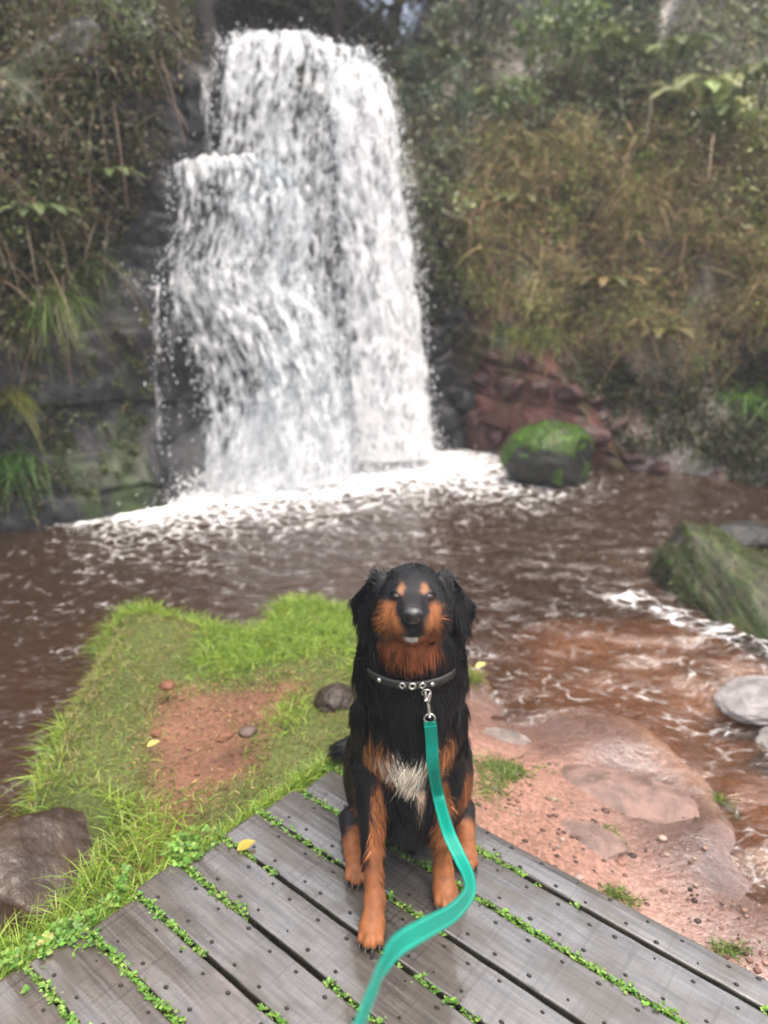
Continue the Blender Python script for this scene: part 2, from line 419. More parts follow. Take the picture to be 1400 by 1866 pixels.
# ------------------------------------------------------------------ rock wall behind and beside the fall
def rock_wall():
    plan = catmull([(-2.75, 4.0), (-2.42, 4.62), (-2.12, 5.05), (-1.85, 5.35), (-1.42, 5.62), (-.95, 5.95), (-.4, 6.25), (.2, 6.58), (.55, 6.72), (.95, 6.52), (1.35, 6.2), (1.95, 5.92)], 330)
    tn = norm(np.gradient(plan, axis=0)); outw = np.stack([tn[:, 1], -tn[:, 0]], 1)      # towards the pool
    top = np.interp(plan[:, 0], [-2.8, -2.2, -1.75, -1.3, -1.12, -.1, .15, .4, .7, 1.0, 1.4, 1.7, 2.0], [1.9, 2.3, 2.9, 3.0, 2.72, 2.62, 2.35, 1.6, .9, .75, .5, .1, -.3])
    nz = 190; s = np.linspace(0, 1, nz)
    z = WATER - .35 + s[None] * (top[:, None] - WATER + .35)
    X = np.repeat(plan[:, 0][:, None], nz, 1); Y = np.repeat(plan[:, 1][:, None], nz, 1)
    P = np.stack([X, Y, z], -1)
    arc = np.cumsum(np.linalg.norm(np.gradient(plan, axis=0), axis=1))[:, None] + 0 * z
    bed = z + .06 * arc + .10 * fbm(P * 1.5, 2, 31)                   # bedding dips a little
    lay = np.floor(bed / .26); step = _h(lay.astype(int), (arc / .9 + lay * .37).astype(int), 0 * lay.astype(int), 5)
    disp = .045 * step + .13 * fbm(P * 2.2, 4, 32) + .03 * fbm(P * 9, 3, 33)
    crack = np.abs(bed / .26 - np.floor(bed / .26) - .5)
    disp -= .035 * sstep(.40, .5, crack) * sstep(-.2, .3, fbm(P * 1.7, 2, 39))
    batter = -.10 * (z - WATER)
    # ledge that carries the lower cascade
    led = np.exp(-((X + 1.35) / .42) ** 2) * sstep(2.02, 1.92, z) * .12
    led += np.exp(-((X + 1.85) / .33) ** 2) * sstep(1.0, .9, z) * .14
    # slanting apron at the foot on the left
    led += np.exp(-((X + 1.95) / .35) ** 2) * sstep(.35, -.25, z) * .32
    D = disp + batter + led - sstep(.93, 1.0, s)[None] * .25
    V = P.copy(); V[..., 0] += outw[:, 0][:, None] * D; V[..., 1] += outw[:, 1][:, None] * D
    n = fbm(P * 3, 4, 35)
    c = np.tile((.015, .016, .018), V.shape[:2] + (1,)) * (1 + .5 * n[..., None])
    red = (sstep(.5, .9, X) * sstep(-.35, .1, fbm(P * 2.5, 3, 36) + .25))[..., None]
    c = c * (1 - red) + np.array((.13, .055, .045)) * red
    top_l = (sstep(-1.6, -1.9, X) * sstep(.62, .75, z) * sstep(1.1, .85, z))[..., None]
    c = c * (1 - .7 * top_l) + np.array((.045, .038, .040)) * .7 * top_l
    moss = (sstep(-.08, .18, fbm(P * np.array([4, 4, 2]), 4, 37)) * np.where(X < -1.5, sstep(-1.7, -2.0, X), sstep(.55, .75, X) * .6))[..., None]
    c = c * (1 - moss) + np.array((.028, .045, .012)) * (1 + .5 * fbm(P * 14, 3, 38)[..., None]) * moss
    b = MB(); b.add(V.reshape(-1, 3), grid_faces(*V.shape[:2]), np.clip(c.reshape(-1, 3), .004, 1))
    return tag(b.build('rock_face', M_ROCK), 'dark wet layered rock face behind and beside the waterfall', 'rock face', kind='structure')
rock_wall()

# ------------------------------------------------------------------ the waterfall
def fall_mat():
    g = NG('falling_water'); uv = g.attr('fuv', 'Vector'); dn = g.attr('dens', 'Fac')
    wv = g.n('TexNoise', {'Vector': g.map(uv, (3, 2, 3)), 'Scale': 1.0, 'Detail': 3.0}).outputs['Color']
    wp = g.n('VectorMath', {0: wv, 1: (.16, .26, .3)}, operation='MULTIPLY').outputs[0]
    q = g.n('VectorMath', {0: uv, 1: wp}, operation='ADD').outputs[0]
    a = g.noise(g.map(q, (24, 8, 6)), 1.0, 5, .62, .3)
    v = g.n('TexVoronoi', {'Vector': g.map(q, (30, 13, 6)), 'Scale': 1.0, 'Randomness': 1.0}, feature='SMOOTH_F1').outputs[0]
    st = g.noise(g.map(uv, (9, 1.0, 6)), 1.0, 3, .5)
    fine = g.noise(g.map(uv, (95, 34, 6)), 1.0, 2, .6)
    s = g.math('ADD', g.math('MULTIPLY_ADD', a, 1.5, -.75), g.math('MULTIPLY_ADD', st, .9, -.45))
    s = g.math('ADD', s, g.math('MULTIPLY_ADD', v, .7, -.35))
    s = g.math('ADD', s, g.math('MULTIPLY_ADD', fine, .35, -.17))
    s = g.math('ADD', s, dn)
    alpha = g.ramp(s, .14, .85)
    shade = g.ramp(g.math('ADD', a, g.math('MULTIPLY', fine, .3)), .4, .85)
    col = g.mix(shade, (.80, .84, .87), (.95, .95, .95))
    bmp = g.bump(g.math('ADD', a, g.math('MULTIPLY', fine, .4)), .9, .06)
    d = g.pr(Base_Color=col, Roughness=.35, Normal=bmp)
    t = g.n('BsdfTranslucent', {'Color': (.85, .9, .92, 1)}).outputs[0]
    ws = g.n('MixShader', {0: .25, 1: d, 2: t}).outputs[0]
    tr = g.n('BsdfTransparent', {'Color': (.93, .95, .96, 1)}).outputs[0]
    return g.fin(g.n('MixShader', {0: alpha, 1: tr, 2: ws}).outputs[0])
M_FALL = fall_mat()
fall = empty('waterfall', (-.6, 5.9, WATER), 'white waterfall pouring over a dark ledge into the brown pool', 'waterfall')
def cascade(name, rows, dens, seed, off, bulge=.12, nu=90, nv=150, back=0.0):
    """rows: (left px, right px, py, Y at left, Y at right) from the lip down"""
    rows = np.array(rows, float)
    L = np.array([at(r[0], r[2] if r.shape[0] < 6 else r[2], r[3]) for r in rows]); R = np.array([at(r[1], r[2] + r[5], r[4]) for r in rows])
    L = catmull(L, nv); R = catmull(R, nv); u = np.linspace(0, 1, nu)
    V = L[:, None] * (1 - u)[None, :, None] + R[:, None] * u[None, :, None]
    nr = norm(np.cross(norm(R - L), np.gradient(L, axis=0)))
    nr = np.where((nr[:, 1] > 0)[:, None], -nr, nr)
    hw = np.linalg.norm(R - L, axis=1)
    ln = np.cumsum(np.linalg.norm(np.gradient((L + R) / 2, axis=0), axis=1))
    UV = np.stack([u[None] * hw[:, None], ln[:, None] + 0 * u[None], np.full((nv, nu), seed)], -1)
    arch = np.sin(u * math.pi)[None] * bulge
    n1 = fbm(np.stack([UV[..., 0] * 5, UV[..., 1] * 1.6, UV[..., 2]], -1), 4, 41 + int(seed)); n2 = fbm(UV * np.array([15, 7, 1]), 3, 42 + int(seed))
    D = arch + off + .09 * n1 + .035 * n2
    edge = np.minimum(u, 1 - u)[None] * hw[:, None]
    tt = np.linspace(0, 1, nv)[:, None]
    dm = np.interp(tt, np.linspace(0, 1, len(dens)), dens) + .15 * fbm(UV * np.array([2.2, 1.1, 1]), 2, 45 + int(seed))
    dm = dm - .75 * sstep(1, 0, (edge + .03 * n1) / np.minimum(.05, .22 * hw)[:, None])
    V = V + nr[:, None] * (D * sstep(-.02, .16, tt))[..., None]
    if name == 'lower_cascade':
        dm = dm - .55 * sstep(.40, .85, u)[None] * sstep(.34, .05, tt); V[..., 2] += (.07 * fbm(np.stack([u * 6, 0 * u + seed, 0 * u], 1), 3, 48) - .05 * u)[None] * sstep(.35, .05, tt)
    b = MB(); b.add(V.reshape(-1, 3), grid_faces(nv, nu))
    return b.build(name, M_FALL, fall, (-.6, 5.9, WATER), attrs={'fuv': UV.reshape(-1, 3), 'dens': dm.ravel()}), V, dm
SH = []
U0 = [(425, 560, 72, 7.6, 7.8, 10), (418, 640, 74, 6.55, 6.75, 12), (408, 690, 86, 6.3, 6.62, 44), (400, 708, 160, 6.18, 6.5, 30), (392, 728, 280, 6.1, 6.46, 10), (390, 748, 400, 6.05, 6.44, 0), (388, 762, 520, 6.0, 6.43, 0),
      (386, 770, 650, 5.97, 6.42, 0), (384, 778, 760, 5.92, 6.41, 0), (380, 785, 880, 5.6, 6.38, -50)]
SH.append(cascade('upper_cascade', U0, [.8, .7, .52, .5, .48, .5, .6, .8, 1.1], 1.3, 0.0, .10))
SH.append(cascade('upper_cascade', U0[1:], [.5, .25, .22, .25, .25, .3, .35, .45, .6], 7.7, .09, .12))
RS = [(585, 690, 100, 6.65, 6.6, 14), (590, 712, 190, 6.35, 6.42, 10), (600, 735, 320, 6.2, 6.36, 0), (615, 755, 480, 6.12, 6.33, 0), (625, 772, 650, 6.05, 6.3, 0), (640, 790, 840, 5.98, 6.25, -10)]
SH.append(cascade('side_veil', RS, [.75, .75, .66, .62, .66, .95], 11.2, .06, .10, 50, 120))
L0 = [(318, 540, 292, 6.1, 6.2, 0), (306, 530, 302, 5.82, 6.0, 0), (314, 540, 330, 5.7, 5.92, 0), (318, 560, 400, 5.64, 5.86, 0), (300, 575, 480, 5.60, 5.83, 0), (306, 590, 540, 5.57, 5.8, 0), (334, 610, 610, 5.55, 5.76, 0),
      (362, 625, 700, 5.50, 5.72, 0), (370, 640, 790, 5.46, 5.7, 0), (366, 650, 890, 5.42, 5.68, -20)]
SH.append(cascade('lower_cascade', L0, [.85, .68, .48, .44, .50, .56, .5, .46, .58, .9], 3.9, .0, .14))
SH.append(cascade('lower_cascade', L0[1:], [.45, .28, .2, .25, .34, .30, .22, .3, .6], 9.1, .10, .16))
for k, r in enumerate([
    [(366, 384, 120, 6.12, 6.12, 0), (364, 386, 180, 6.07, 6.07, 0), (362, 392, 230, 6.03, 6.03, 0), (360, 398, 290, 5.98, 5.98, 0)],
    [(274, 296, 520, 5.36, 5.38, 0), (280, 293, 560, 5.3, 5.3, 0), (283, 297, 650, 5.29, 5.29, 0), (284, 300, 780, 5.28, 5.28, 0), (284, 306, 905, 5.26, 5.26, 0)],
    [(298, 350, 545, 5.42, 5.44, 0), (304, 322, 600, 5.38, 5.4, 0), (306, 317, 700, 5.36, 5.36, 0), (304, 322, 890, 5.33, 5.33, 0)],
    [(235, 300, 516, 5.55, 5.5, 0), (240, 300, 534, 5.42, 5.4, 0)]]):
    SH.append(cascade('side_trickle', r, [.34, .42, .30, .22], 20.3 + k * 3, .01, .02, 14, 70))
# spray: drops and flecks thrown off the sheets
def spray():
    iv, if_ = icos(1); P, S = [], []
    for (o, V, dm), n in zip(SH, [6000, 0, 5000, 4000, 0, 60, 90, 90, 60]):
        if not n: continue
        nv, nu = V.shape[:2]
        a = rng.integers(int(nv * .14), nv, n); e = rng.random(n)
        bb = np.where(rng.random(n) < .35, np.where(rng.random(n) < .6, nu - 1, 0), (e * nu).astype(int)).clip(0, nu - 1)
        p = V[a, bb] + rng.normal(0, 1, (n, 3)) * np.array([.035, .04, .05]) + np.array([0, -.09, 0]) * rng.random((n, 1))
        P.append(p); S.append(rng.gamma(2.2, .0011, n).clip(.001, .007))
    # plunge splashes along the foot
    n = 5200; t = rng.random(n); q = FALL_A + t[:, None] * (FALL_B - FALL_A)
    p = np.stack([q[:, 0] + rng.normal(0, .12, n), q[:, 1] - np.abs(rng.normal(.05, .2, n)), WATER + np.abs(rng.normal(0, .10, n))], 1)
    P.append(p); S.append(rng.gamma(2.2, .0016, n).clip(.0012, .009))
    P = np.concatenate(P); S = np.concatenate(S)
    sc = np.stack([S, S, S * rng.uniform(1, 2.4, len(S))], 1)
    v = (P[:, None] + iv[None] * sc[:, None]).reshape(-1, 3)
    f = (if_[None] + (np.arange(len(P)) * len(iv))[:, None, None]).reshape(-1, 3)
    g = NG('spray_drop'); m = g.fin(g.n('MixShader', {0: .4, 1: g.pr(Base_Color=(.88, .9, .91, 1), Roughness=.3), 2: g.n('BsdfTranslucent', {'Color': (.9, .92, .93, 1)}).outputs[0]}).outputs[0])
    b = MB(); b.add(v, f); o = b.build('spray', m, fall, (-.6, 5.9, WATER)); tag(o, kind='stuff')
spray()
def mist():
    g = NG('spray_mist'); vol = g.n('VolumePrincipled', {'Color': (.95, .97, 1, 1), 'Density': .75}); g.t.links.new(vol.outputs[0], g.out.inputs['Volume'])
    iv, f = icos(4); c = np.array((-.55, 5.72, WATER + .10)); d = norm(np.array((*(FALL_B - FALL_A), 0))); q = np.cross((0, 0, 1), d)
    r = 1 + .18 * fbm(iv * 2.2, 3, 47)[:, None]; p = iv * r; v = c + p[:, :1] * 1.15 * d + p[:, 1:2] * .26 * q + np.maximum(p[:, 2:], -.22) * np.array((0, 0, .55))
    b = MB(); b.add(v, f); o = b.build('mist', g.m, fall, (-.6, 5.9, WATER)); tag(o, kind='stuff')
mist()

# ------------------------------------------------------------------ the plank deck
DECK0 = DU * -1.33 + DN * 0.42
deck = empty('plank_deck', (DECK0[0], DECK0[1], -.15), 'wet grey plank deck with clover in its gaps, under the dog', 'deck')
DROT = math.atan2(DU[1], DU[0])
def wood_mat():
    g = NG('wet_wood'); o = g.obj(); r = g.n('ObjectInfo').outputs['Random']; c = g.attr('col')
    off = g.n('CombineXYZ', {0: g.math('MULTIPLY', r, 37.0), 1: g.math('MULTIPLY', r, 11.0), 2: 0.0}).outputs[0]
    p = g.n('VectorMath', {0: o, 1: off}, operation='ADD').outputs[0]
    gr = g.noise(g.map(p, (6, 90, 40)), 1, 5, .65, .2)
    saw = g.noise(g.map(p, (95, 3, 3)), 1, 3, .6)
    blot = g.noise(g.map(p, (5, 9, 5)), 1, 5, .6)
    sp = g.noise(p, 160, 2, .5)
    cc = g.mix(g.ramp(gr, .28, .72), g.mix(.62, c, (.014, .012, .010)), g.mix(.2, c, (.22, .20, .17)))
    cc = g.mix(g.ramp(saw, .52, .68, 0, .6), cc, (.024, .02, .017))
    cc = g.mix(g.ramp(blot, .48, .66, 0, .65), cc, (.040, .034, .022))
    cc = g.mix(g.ramp(sp, .62, .75, 0, .5), cc, (.03, .025, .02))
    h = g.math('ADD', g.math('MULTIPLY', gr, .6), g.math('ADD', g.math('MULTIPLY', saw, .5), g.math('MULTIPLY', sp, .2)))
    return g.fin(g.pr(Base_Color=cc, Roughness=g.ramp(blot, .35, .7, .2, .5), Specular_IOR_Level=.5, Normal=g.bump(h, .3, .006), Coat_Weight=g.ramp(blot, .38, .62, 1.0, .45), Coat_IOR=1.85, Coat_Roughness=.08, Coat_Normal=g.bump(g.math('ADD', blot, g.math('MULTIPLY', gr, .15)), .10, .008)))
M_WOOD = wood_mat()
_g = NG('dark_plug'); M_PLUG = _g.fin(_g.pr(Base_Color=(.012, .01, .009, 1), Roughness=.4))
PLANKS = []; SIDE_TONE = np.array((.022, .024, .014))  # colour of the plank side walls, darker than their tops
def plank(n0, n1, u0, u1, tone):
    """rounded plank between n0 and n1 across the deck, with two rows of dark plugs"""
    wdt = n1 - n0; r = .0045; T = .036
    prof = [(-wdt / 2, -T), (-wdt / 2, -r), (-wdt / 2 + r * .35, -r * .35), (-wdt / 2 + r, 0), (-wdt / 6, .0012), (wdt / 6, .0012), (wdt / 2 - r, 0), (wdt / 2 - r * .35, -r * .35), (wdt / 2, -r), (wdt / 2, -T)]
    xs = np.concatenate([[0, .003, .009], np.linspace(.03, u1 - u0 - .03, 110), [u1 - u0 - .009, u1 - u0 - .003, u1 - u0]])
    ins = np.concatenate([[.006, .002, 0], np.zeros(110), [0, .002, .006]])
    wob = .0012 * vnoise(np.stack([xs * 3, 0 * xs + n0 * 50, 0 * xs], 1), 51); cup = .0018 * vnoise(np.stack([xs * 2, 0 * xs + n0 * 50, 0 * xs + 3], 1), 52)
    wear = .0009 * vnoise(np.stack([xs * 9, 0 * xs + n0 * 31, 0 * xs], 1), 53) + .0011 * vnoise(np.stack([xs * 28, 0 * xs + n0 * 31, 0 * xs], 1), 54)
    V = np.array([[(x, y * (1 - i / (wdt / 2) + e_ / (wdt / 2)) + w_, z - i * .6 * (z > -T) + c_) for y, z in prof] for x, i, w_, c_, e_ in zip(xs, ins, wob, cup, wear)])
    b = MB(); m = len(prof)
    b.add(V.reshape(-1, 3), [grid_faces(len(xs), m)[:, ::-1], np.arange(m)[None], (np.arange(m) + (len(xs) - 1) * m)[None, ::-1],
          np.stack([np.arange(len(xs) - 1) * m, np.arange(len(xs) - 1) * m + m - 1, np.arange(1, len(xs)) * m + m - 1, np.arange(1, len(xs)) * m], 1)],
          np.tile([SIDE_TONE if k in (0, 1, m - 2, m - 1) else tone for k in range(m)], (len(xs), 1)))
    th = np.linspace(0, 2 * math.pi, 8, endpoint=False); k = 0; x = .05 + .05 * rng.random()
    while x < u1 - u0 - .02:
        for s in (-1, 1):
            cx, cy = x + rng.normal(0, .006) + (.035 if s > 0 else 0), s * wdt * .30 + rng.normal(0, .003); rr = rng.uniform(.0035, .0052) * (1.0 if rng.random() > .1 else .6)
            z0 = .0016 + float(np.interp(cx, xs, cup))
            ring = np.stack([cx + rr * 1.3 * np.cos(th), cy + rr * np.sin(th), 0 * th + z0 - .001], 1); ring2 = np.stack([cx + rr * .8 * np.cos(th), cy + rr * .6 * np.sin(th), 0 * th + z0 + .0018], 1)
            b.add(np.concatenate([ring, ring2]), [np.stack([np.arange(8), (np.arange(8) + 1) % 8, (np.arange(8) + 1) % 8 + 8, np.arange(8) + 8], 1), (np.arange(8) + 8)[None]], (.012, .01, .009), 1)
        x += .082 + rng.normal(0, .006)
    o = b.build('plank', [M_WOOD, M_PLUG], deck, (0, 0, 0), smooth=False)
    P = DU * u0 + DN * (n0 + n1) / 2
    o.location = Vector((P[0], P[1], rng.normal(0, .0012))) - deck.location; o.rotation_euler = (rng.normal(0, .003), 0, DROT)
    return o
edges = [1.412, 1.333, 1.205, 1.077, .954, .829, .708, .582, .452, .325, .20, .075, -.05, -.175]
starts = [-1.20, -1.315, -1.325, -1.335, -1.33, -1.345, -1.338, -1.352, -1.36, -1.35, -1.35, -1.35, -1.35]
for i in range(len(edges) - 1):
    gap = .0115
    bl = np.clip((edges[i] - .3) / 1.0, 0, 1)
    tone = np.array((.056, .040, .025)) * (1 - bl) + np.array((.058, .059, .063)) * bl
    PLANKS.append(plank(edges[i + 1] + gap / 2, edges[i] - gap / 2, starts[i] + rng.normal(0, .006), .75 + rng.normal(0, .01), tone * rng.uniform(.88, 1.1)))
for u in (-1.22, -.72, -.2, .32):                                   # bearers under the planks
    A = DU * u + DN * -.15; B = DU * u + DN * 1.385; sd = DU * .035
    v = [(*(A - sd), -.045), (*(A + sd), -.045), (*(B + sd), -.045), (*(B - sd), -.045), (*(A - sd), -.15), (*(A + sd), -.15), (*(B + sd), -.15), (*(B - sd), -.15)]
    b = MB(); b.add(v, np.array([[0, 1, 2, 3], [7, 6, 5, 4], [0, 4, 5, 1], [1, 5, 6, 2], [2, 6, 7, 3], [3, 7, 4, 0]]), (.05, .04, .03))
    b.build('bearer', M_WOOD, deck, (DECK0[0], DECK0[1], -.15), smooth=False)

# ------------------------------------------------------------------ the dog: one skin grown round a signed-distance body
BLK, TAN, CRM, RST = (.0046, .0050, .0064), (.20, .074, .027), (.85, .76, .62), (.17, .052, .020)
# type, a, b/radii, r0, r1, blend k, fur length
DOG = []
def cap(a, b_, r0, r1, k=.02, fur=.02): DOG.append(('c', np.array(a, float), np.array(b_, float), r0, r1, k, fur))
def ell(c, r, k=.02, fur=.02, rz=0.0, rx=0.0):
    Rm = np.array(Matrix.Rotation(rz, 3, 'Z') @ Matrix.Rotation(rx, 3, 'X')); DOG.append(('e', np.array(c, float), np.array(r, float), Rm, 0, k, fur))
def tri(a, b_, c, r, k=.01, fur=.02): DOG.append(('t', np.array(a, float), np.array(b_, float), np.array(c, float), r, k, fur))
HX = .056
ell((HX, 1.62, .30), (.115, .17, .20), .03, .05, rx=-.55)                # trunk sloping back to the rump
ell((HX, 1.76, .15), (.125, .12, .14), .04, .045)                        # rump
ell((HX, 1.455, .49), (.098, .105, .17), .04, .05, rx=.08)               # chest
ell((HX, 1.445, .41), (.103, .085, .12), .03, .05)
cap((HX, 1.47, .55), (HX, 1.425, .70), .092, .074, .05, .045)            # neck with its ruff
ell((HX, 1.405, .625), (.083, .06, .07), .04, .045)
ell((HX - .003, 1.385, .662), (.05, .045, .036), .03, .025)              # throat
for s in (-1, 1):
    cap((HX + s * .078, 1.47, .44), (HX + s * .088, 1.485, .26), .050, .040, .03, .04)   # shoulder and upper arm
    ell((HX + s * (.110 if s > 0 else .099), 1.64, .155), (.056, .125, .125), .03, .045, rz=-s * .10)          # haunch
    ell((HX + s * (.108 if s > 0 else .106), 1.56, .20), (.042, .06, .07), .03, .04)                           # knee
# front legs: image left stands forward, image right a little behind
LEGS = [((-.030, 1.455, .30), (-.026, 1.385, .13), (-.020, 1.330, .055), (-.026, 1.285, .022)),
        ((.138, 1.468, .30), (.134, 1.43, .13), (.136, 1.415, .055), (.139, 1.385, .022))]
TOES = []
def paw(c, yaw, r=.027):
    c = np.array(c, float); f = np.array([math.sin(yaw), -math.cos(yaw), 0]); s = np.array([math.cos(yaw), math.sin(yaw), 0])
    ell(c + [0, 0, .004], (r * 1.05, r * 1.25, r * .86), .012, .008, rz=yaw)
    for i, (o, ad) in enumerate([(-1.5, -.004), (-.5, .007), (.5, .007), (1.5, -.004)]):
        t = c + s * o * r * .50 + f * (r * .95 + ad); TOES.append((t + f * r * .46 + [0, 0, -.007], f + s * o * .12))
        ell(t + [0, 0, -.004], (r * .30, r * .55, r * .56), .004, .006, rz=yaw + o * .10)
for L, yw in zip(LEGS, (-.12, .06)):
    cap(L[0], L[1], .036, .0225, .022, .030); cap(L[1], L[2], .0225, .0205, .012, .020); cap(L[2], L[3], .0235, .024, .012, .008)
    paw((L[3][0], L[3][1], .024), yw)
for (h, t, yw) in [((-.085, 1.60, .045), (-.064, 1.455, .022), -.05), ((.205, 1.64, .045), (.198, 1.50, .022), .12)]:
    cap(h, t, .030, .023, .02, .012); paw((t[0], t[1], .023), yw, .025)
# hanging chest and belly coat between the legs
ell((HX - .005, 1.455, .30), (.066, .062, .15), .03, .055)
ell((HX + .002, 1.465, .205), (.068, .052, .105), .03, .06)
# tail swept out to the left along the deck
TAILP = catmull([(.05, 1.86, .10), (.0, 1.90, .06), (-.06, 1.905, .045), (-.112, 1.895, .042)], 6)
for a, b_, r in zip(TAILP[:-1], TAILP[1:], (.040, .038, .036, .034, .030)): cap(a, b_, r, r - .003, .02, .05)
# head
ell((HX, 1.400, .757), (.066, .072, .060), .03, .048)                     # skull
ell((HX, 1.362, .776), (.047, .042, .034), .02, .020)                     # brow
cap((HX - .001, 1.335, .758), (HX - .006, 1.262, .780),   .041, .026, .022, .011)   # muzzle, lifted
for s in (-1, 1):
    ell((HX - .002 + s * .041, 1.352, .733), (.033, .043, .042), .025, .030)      # cheeks
    ell((HX - .005 + s * .021, 1.274, .763), (.020, .034, .024), .012, .007)      # flews
    ell((HX - .001 + s * .0270, 1.330, .795), (.013, .012, .009), .008, .006)     # brow bumps
cap((HX - .001, 1.335, .716), (HX - .006, 1.272, .739), .032, .0165, .012, .010)  # lower jaw
NECK = list(DOG)
for s in (-1, 1):
    cap((HX + s * .066, 1.425, .700), (HX + s * .082, 1.425, .555), .029, .038, .03, .045)   # ruff hiding the collar's ends
# ears, hanging and flared
for s, A, B, C, D in ((-1, (690, 1052, 1.41), (648, 1097, 1.425), (668, 1152, 1.40), (692, 1112, 1.38)), (1, (814, 1054, 1.41), (858, 1106, 1.425), (839, 1154, 1.40), (818, 1116, 1.38))):
    A, B, C, D = [at(*q) for q in (A, B, C, D)]
    tri(A, B, C, .0105, .012, .024); tri(A, C, D, .011, .012, .024)

def sd_one(p, P):
    k = p[0]
    if k == 'c':
        a, b_, r0, r1 = p[1:5]; ab = b_ - a; t = np.clip((P - a) @ ab / (ab @ ab), 0, 1)
        return np.linalg.norm(P - (a + t[:, None] * ab), axis=1) - (r0 + (r1 - r0) * t)
    if k == 'e':
        q = (P - p[1]) @ p[3]; r = p[2]; k0 = np.linalg.norm(q / r, axis=1); k1 = np.linalg.norm(q / (r * r), axis=1)
        return np.where(k1 > 1e-9, k0 * (k0 - 1) / np.maximum(k1, 1e-9), -r.min())
    a, b_, c, r = p[1:5]; ba, cb, ac = b_ - a, c - b_, a - c; pa, pb, pc = P - a, P - b_, P - c; n = np.cross(ba, ac)
    s = np.sign(pa @ np.cross(ba, n)) + np.sign(pb @ np.cross(cb, n)) + np.sign(pc @ np.cross(ac, n))
    def e(v, w): t = np.clip(w @ v / (v @ v), 0, 1); q = w - v * t[:, None]; return (q * q).sum(1)
    return np.sqrt(np.where(s < 2, np.minimum(np.minimum(e(ba, pa), e(cb, pb)), e(ac, pc)), (pa @ n) ** 2 / (n @ n))) - r
def bbox(p):
    if p[0] == 'c': pts = np.array([p[1], p[2]]); m = max(p[3], p[4])
    elif p[0] == 'e': pts = p[1][None]; m = p[2].max()
    else: pts = np.array(p[1:4]); m = p[4]
    return pts.min(0) - m, pts.max(0) + m
def dog_sdf(P, parts=None):
    d = np.full(len(P), .2)
    for p in (parts or DOG):
        q = sd_one(p, P); k = p[5]; h = np.clip(.5 + .5 * (d - q) / k, 0, 1); d = d * (1 - h) + q * h - k * h * (1 - h)
    return d
def dog_mesh(cs=.0046):
    lo, hi = np.array([-.20, 1.19, -.012]), np.array([.33, 2.02, .90]); n = np.ceil((hi - lo) / cs).astype(int)
    ax = [lo[i] + cs * np.arange(n[i]) for i in range(3)]
    D = np.full(n, .08)
    for p in DOG:
        a, b_ = bbox(p); m = .06
        i0 = [max(0, int((a[i] - m - lo[i]) / cs)) for i in range(3)]; i1 = [min(n[i], int((b_[i] + m - lo[i]) / cs) + 2) for i in range(3)]
        sl = tuple(slice(x, y) for x, y in zip(i0, i1))
        G = np.stack(np.meshgrid(*[ax[i][sl[i]] for i in range(3)], indexing='ij'), -1)
        q = sd_one(p, G.reshape(-1, 3)).reshape(G.shape[:3]); d = D[sl]; k = p[5]
        h = np.clip(.5 + .5 * (d - q) / k, 0, 1); D[sl] = d * (1 - h) + q * h - k * h * (1 - h)
    S = D < 0
    c8 = [(i, j, k) for i in (0, 1) for j in (0, 1) for k in (0, 1)]
    N = [x - 1 for x in n]; sub = lambda a, o: a[o[0]:o[0] + N[0], o[1]:o[1] + N[1], o[2]:o[2] + N[2]]
    cnt = sum(sub(S, o).astype(np.int8) for o in c8); act = (cnt > 0) & (cnt < 8); idx = np.argwhere(act); vid = -np.ones(N, int); vid[tuple(idx.T)] = np.arange(len(idx))
    acc = np.zeros((len(idx), 3)); w_ = np.zeros(len(idx))
    for a in range(8):
        for c in range(a + 1, 8):
            oa, oc = np.array(c8[a]), np.array(c8[c])
            if np.abs(oa - oc).sum() != 1: continue
            da = D[tuple((idx + oa).T)]; dc = D[tuple((idx + oc).T)]; m = (da < 0) != (dc < 0); t = np.where(m, da / np.where(m, da - dc, 1), 0)
            acc += np.where(m[:, None], oa + t[:, None] * (oc - oa), 0); w_ += m
    V = lo + cs * (idx + acc / w_[:, None]); F = []
    for axn in range(3):
        u, v = [(1, 2), (2, 0), (0, 1)][axn]
        o = [0, 0, 0]; o[axn] = 1
        a = S[:n[0] - o[0], :n[1] - o[1], :n[2] - o[2]]; c = S[o[0]:, o[1]:, o[2]:]
        e = np.argwhere(a != c); e = e[(e[:, u] > 0) & (e[:, v] > 0) & (e[:, u] < N[u]) & (e[:, v] < N[v])]; flip = a[tuple(e.T)]
        q = []
        for du, dv in ((1, 1), (0, 1), (0, 0), (1, 0)):
            f = e.copy(); f[:, u] -= du; f[:, v] -= dv; q.append(vid[tuple(f.T)])
        q = np.stack(q, 1); F.append(np.where(flip[:, None], q, q[:, ::-1]))
    return V, np.concatenate(F)
DV, DF = dog_mesh()
E_ = .002
def dog_normal(P): return norm(np.stack([dog_sdf(P + np.eye(3)[i] * E_) - dog_sdf(P - np.eye(3)[i] * E_) for i in range(3)], 1))
DNRM = dog_normal(DV)
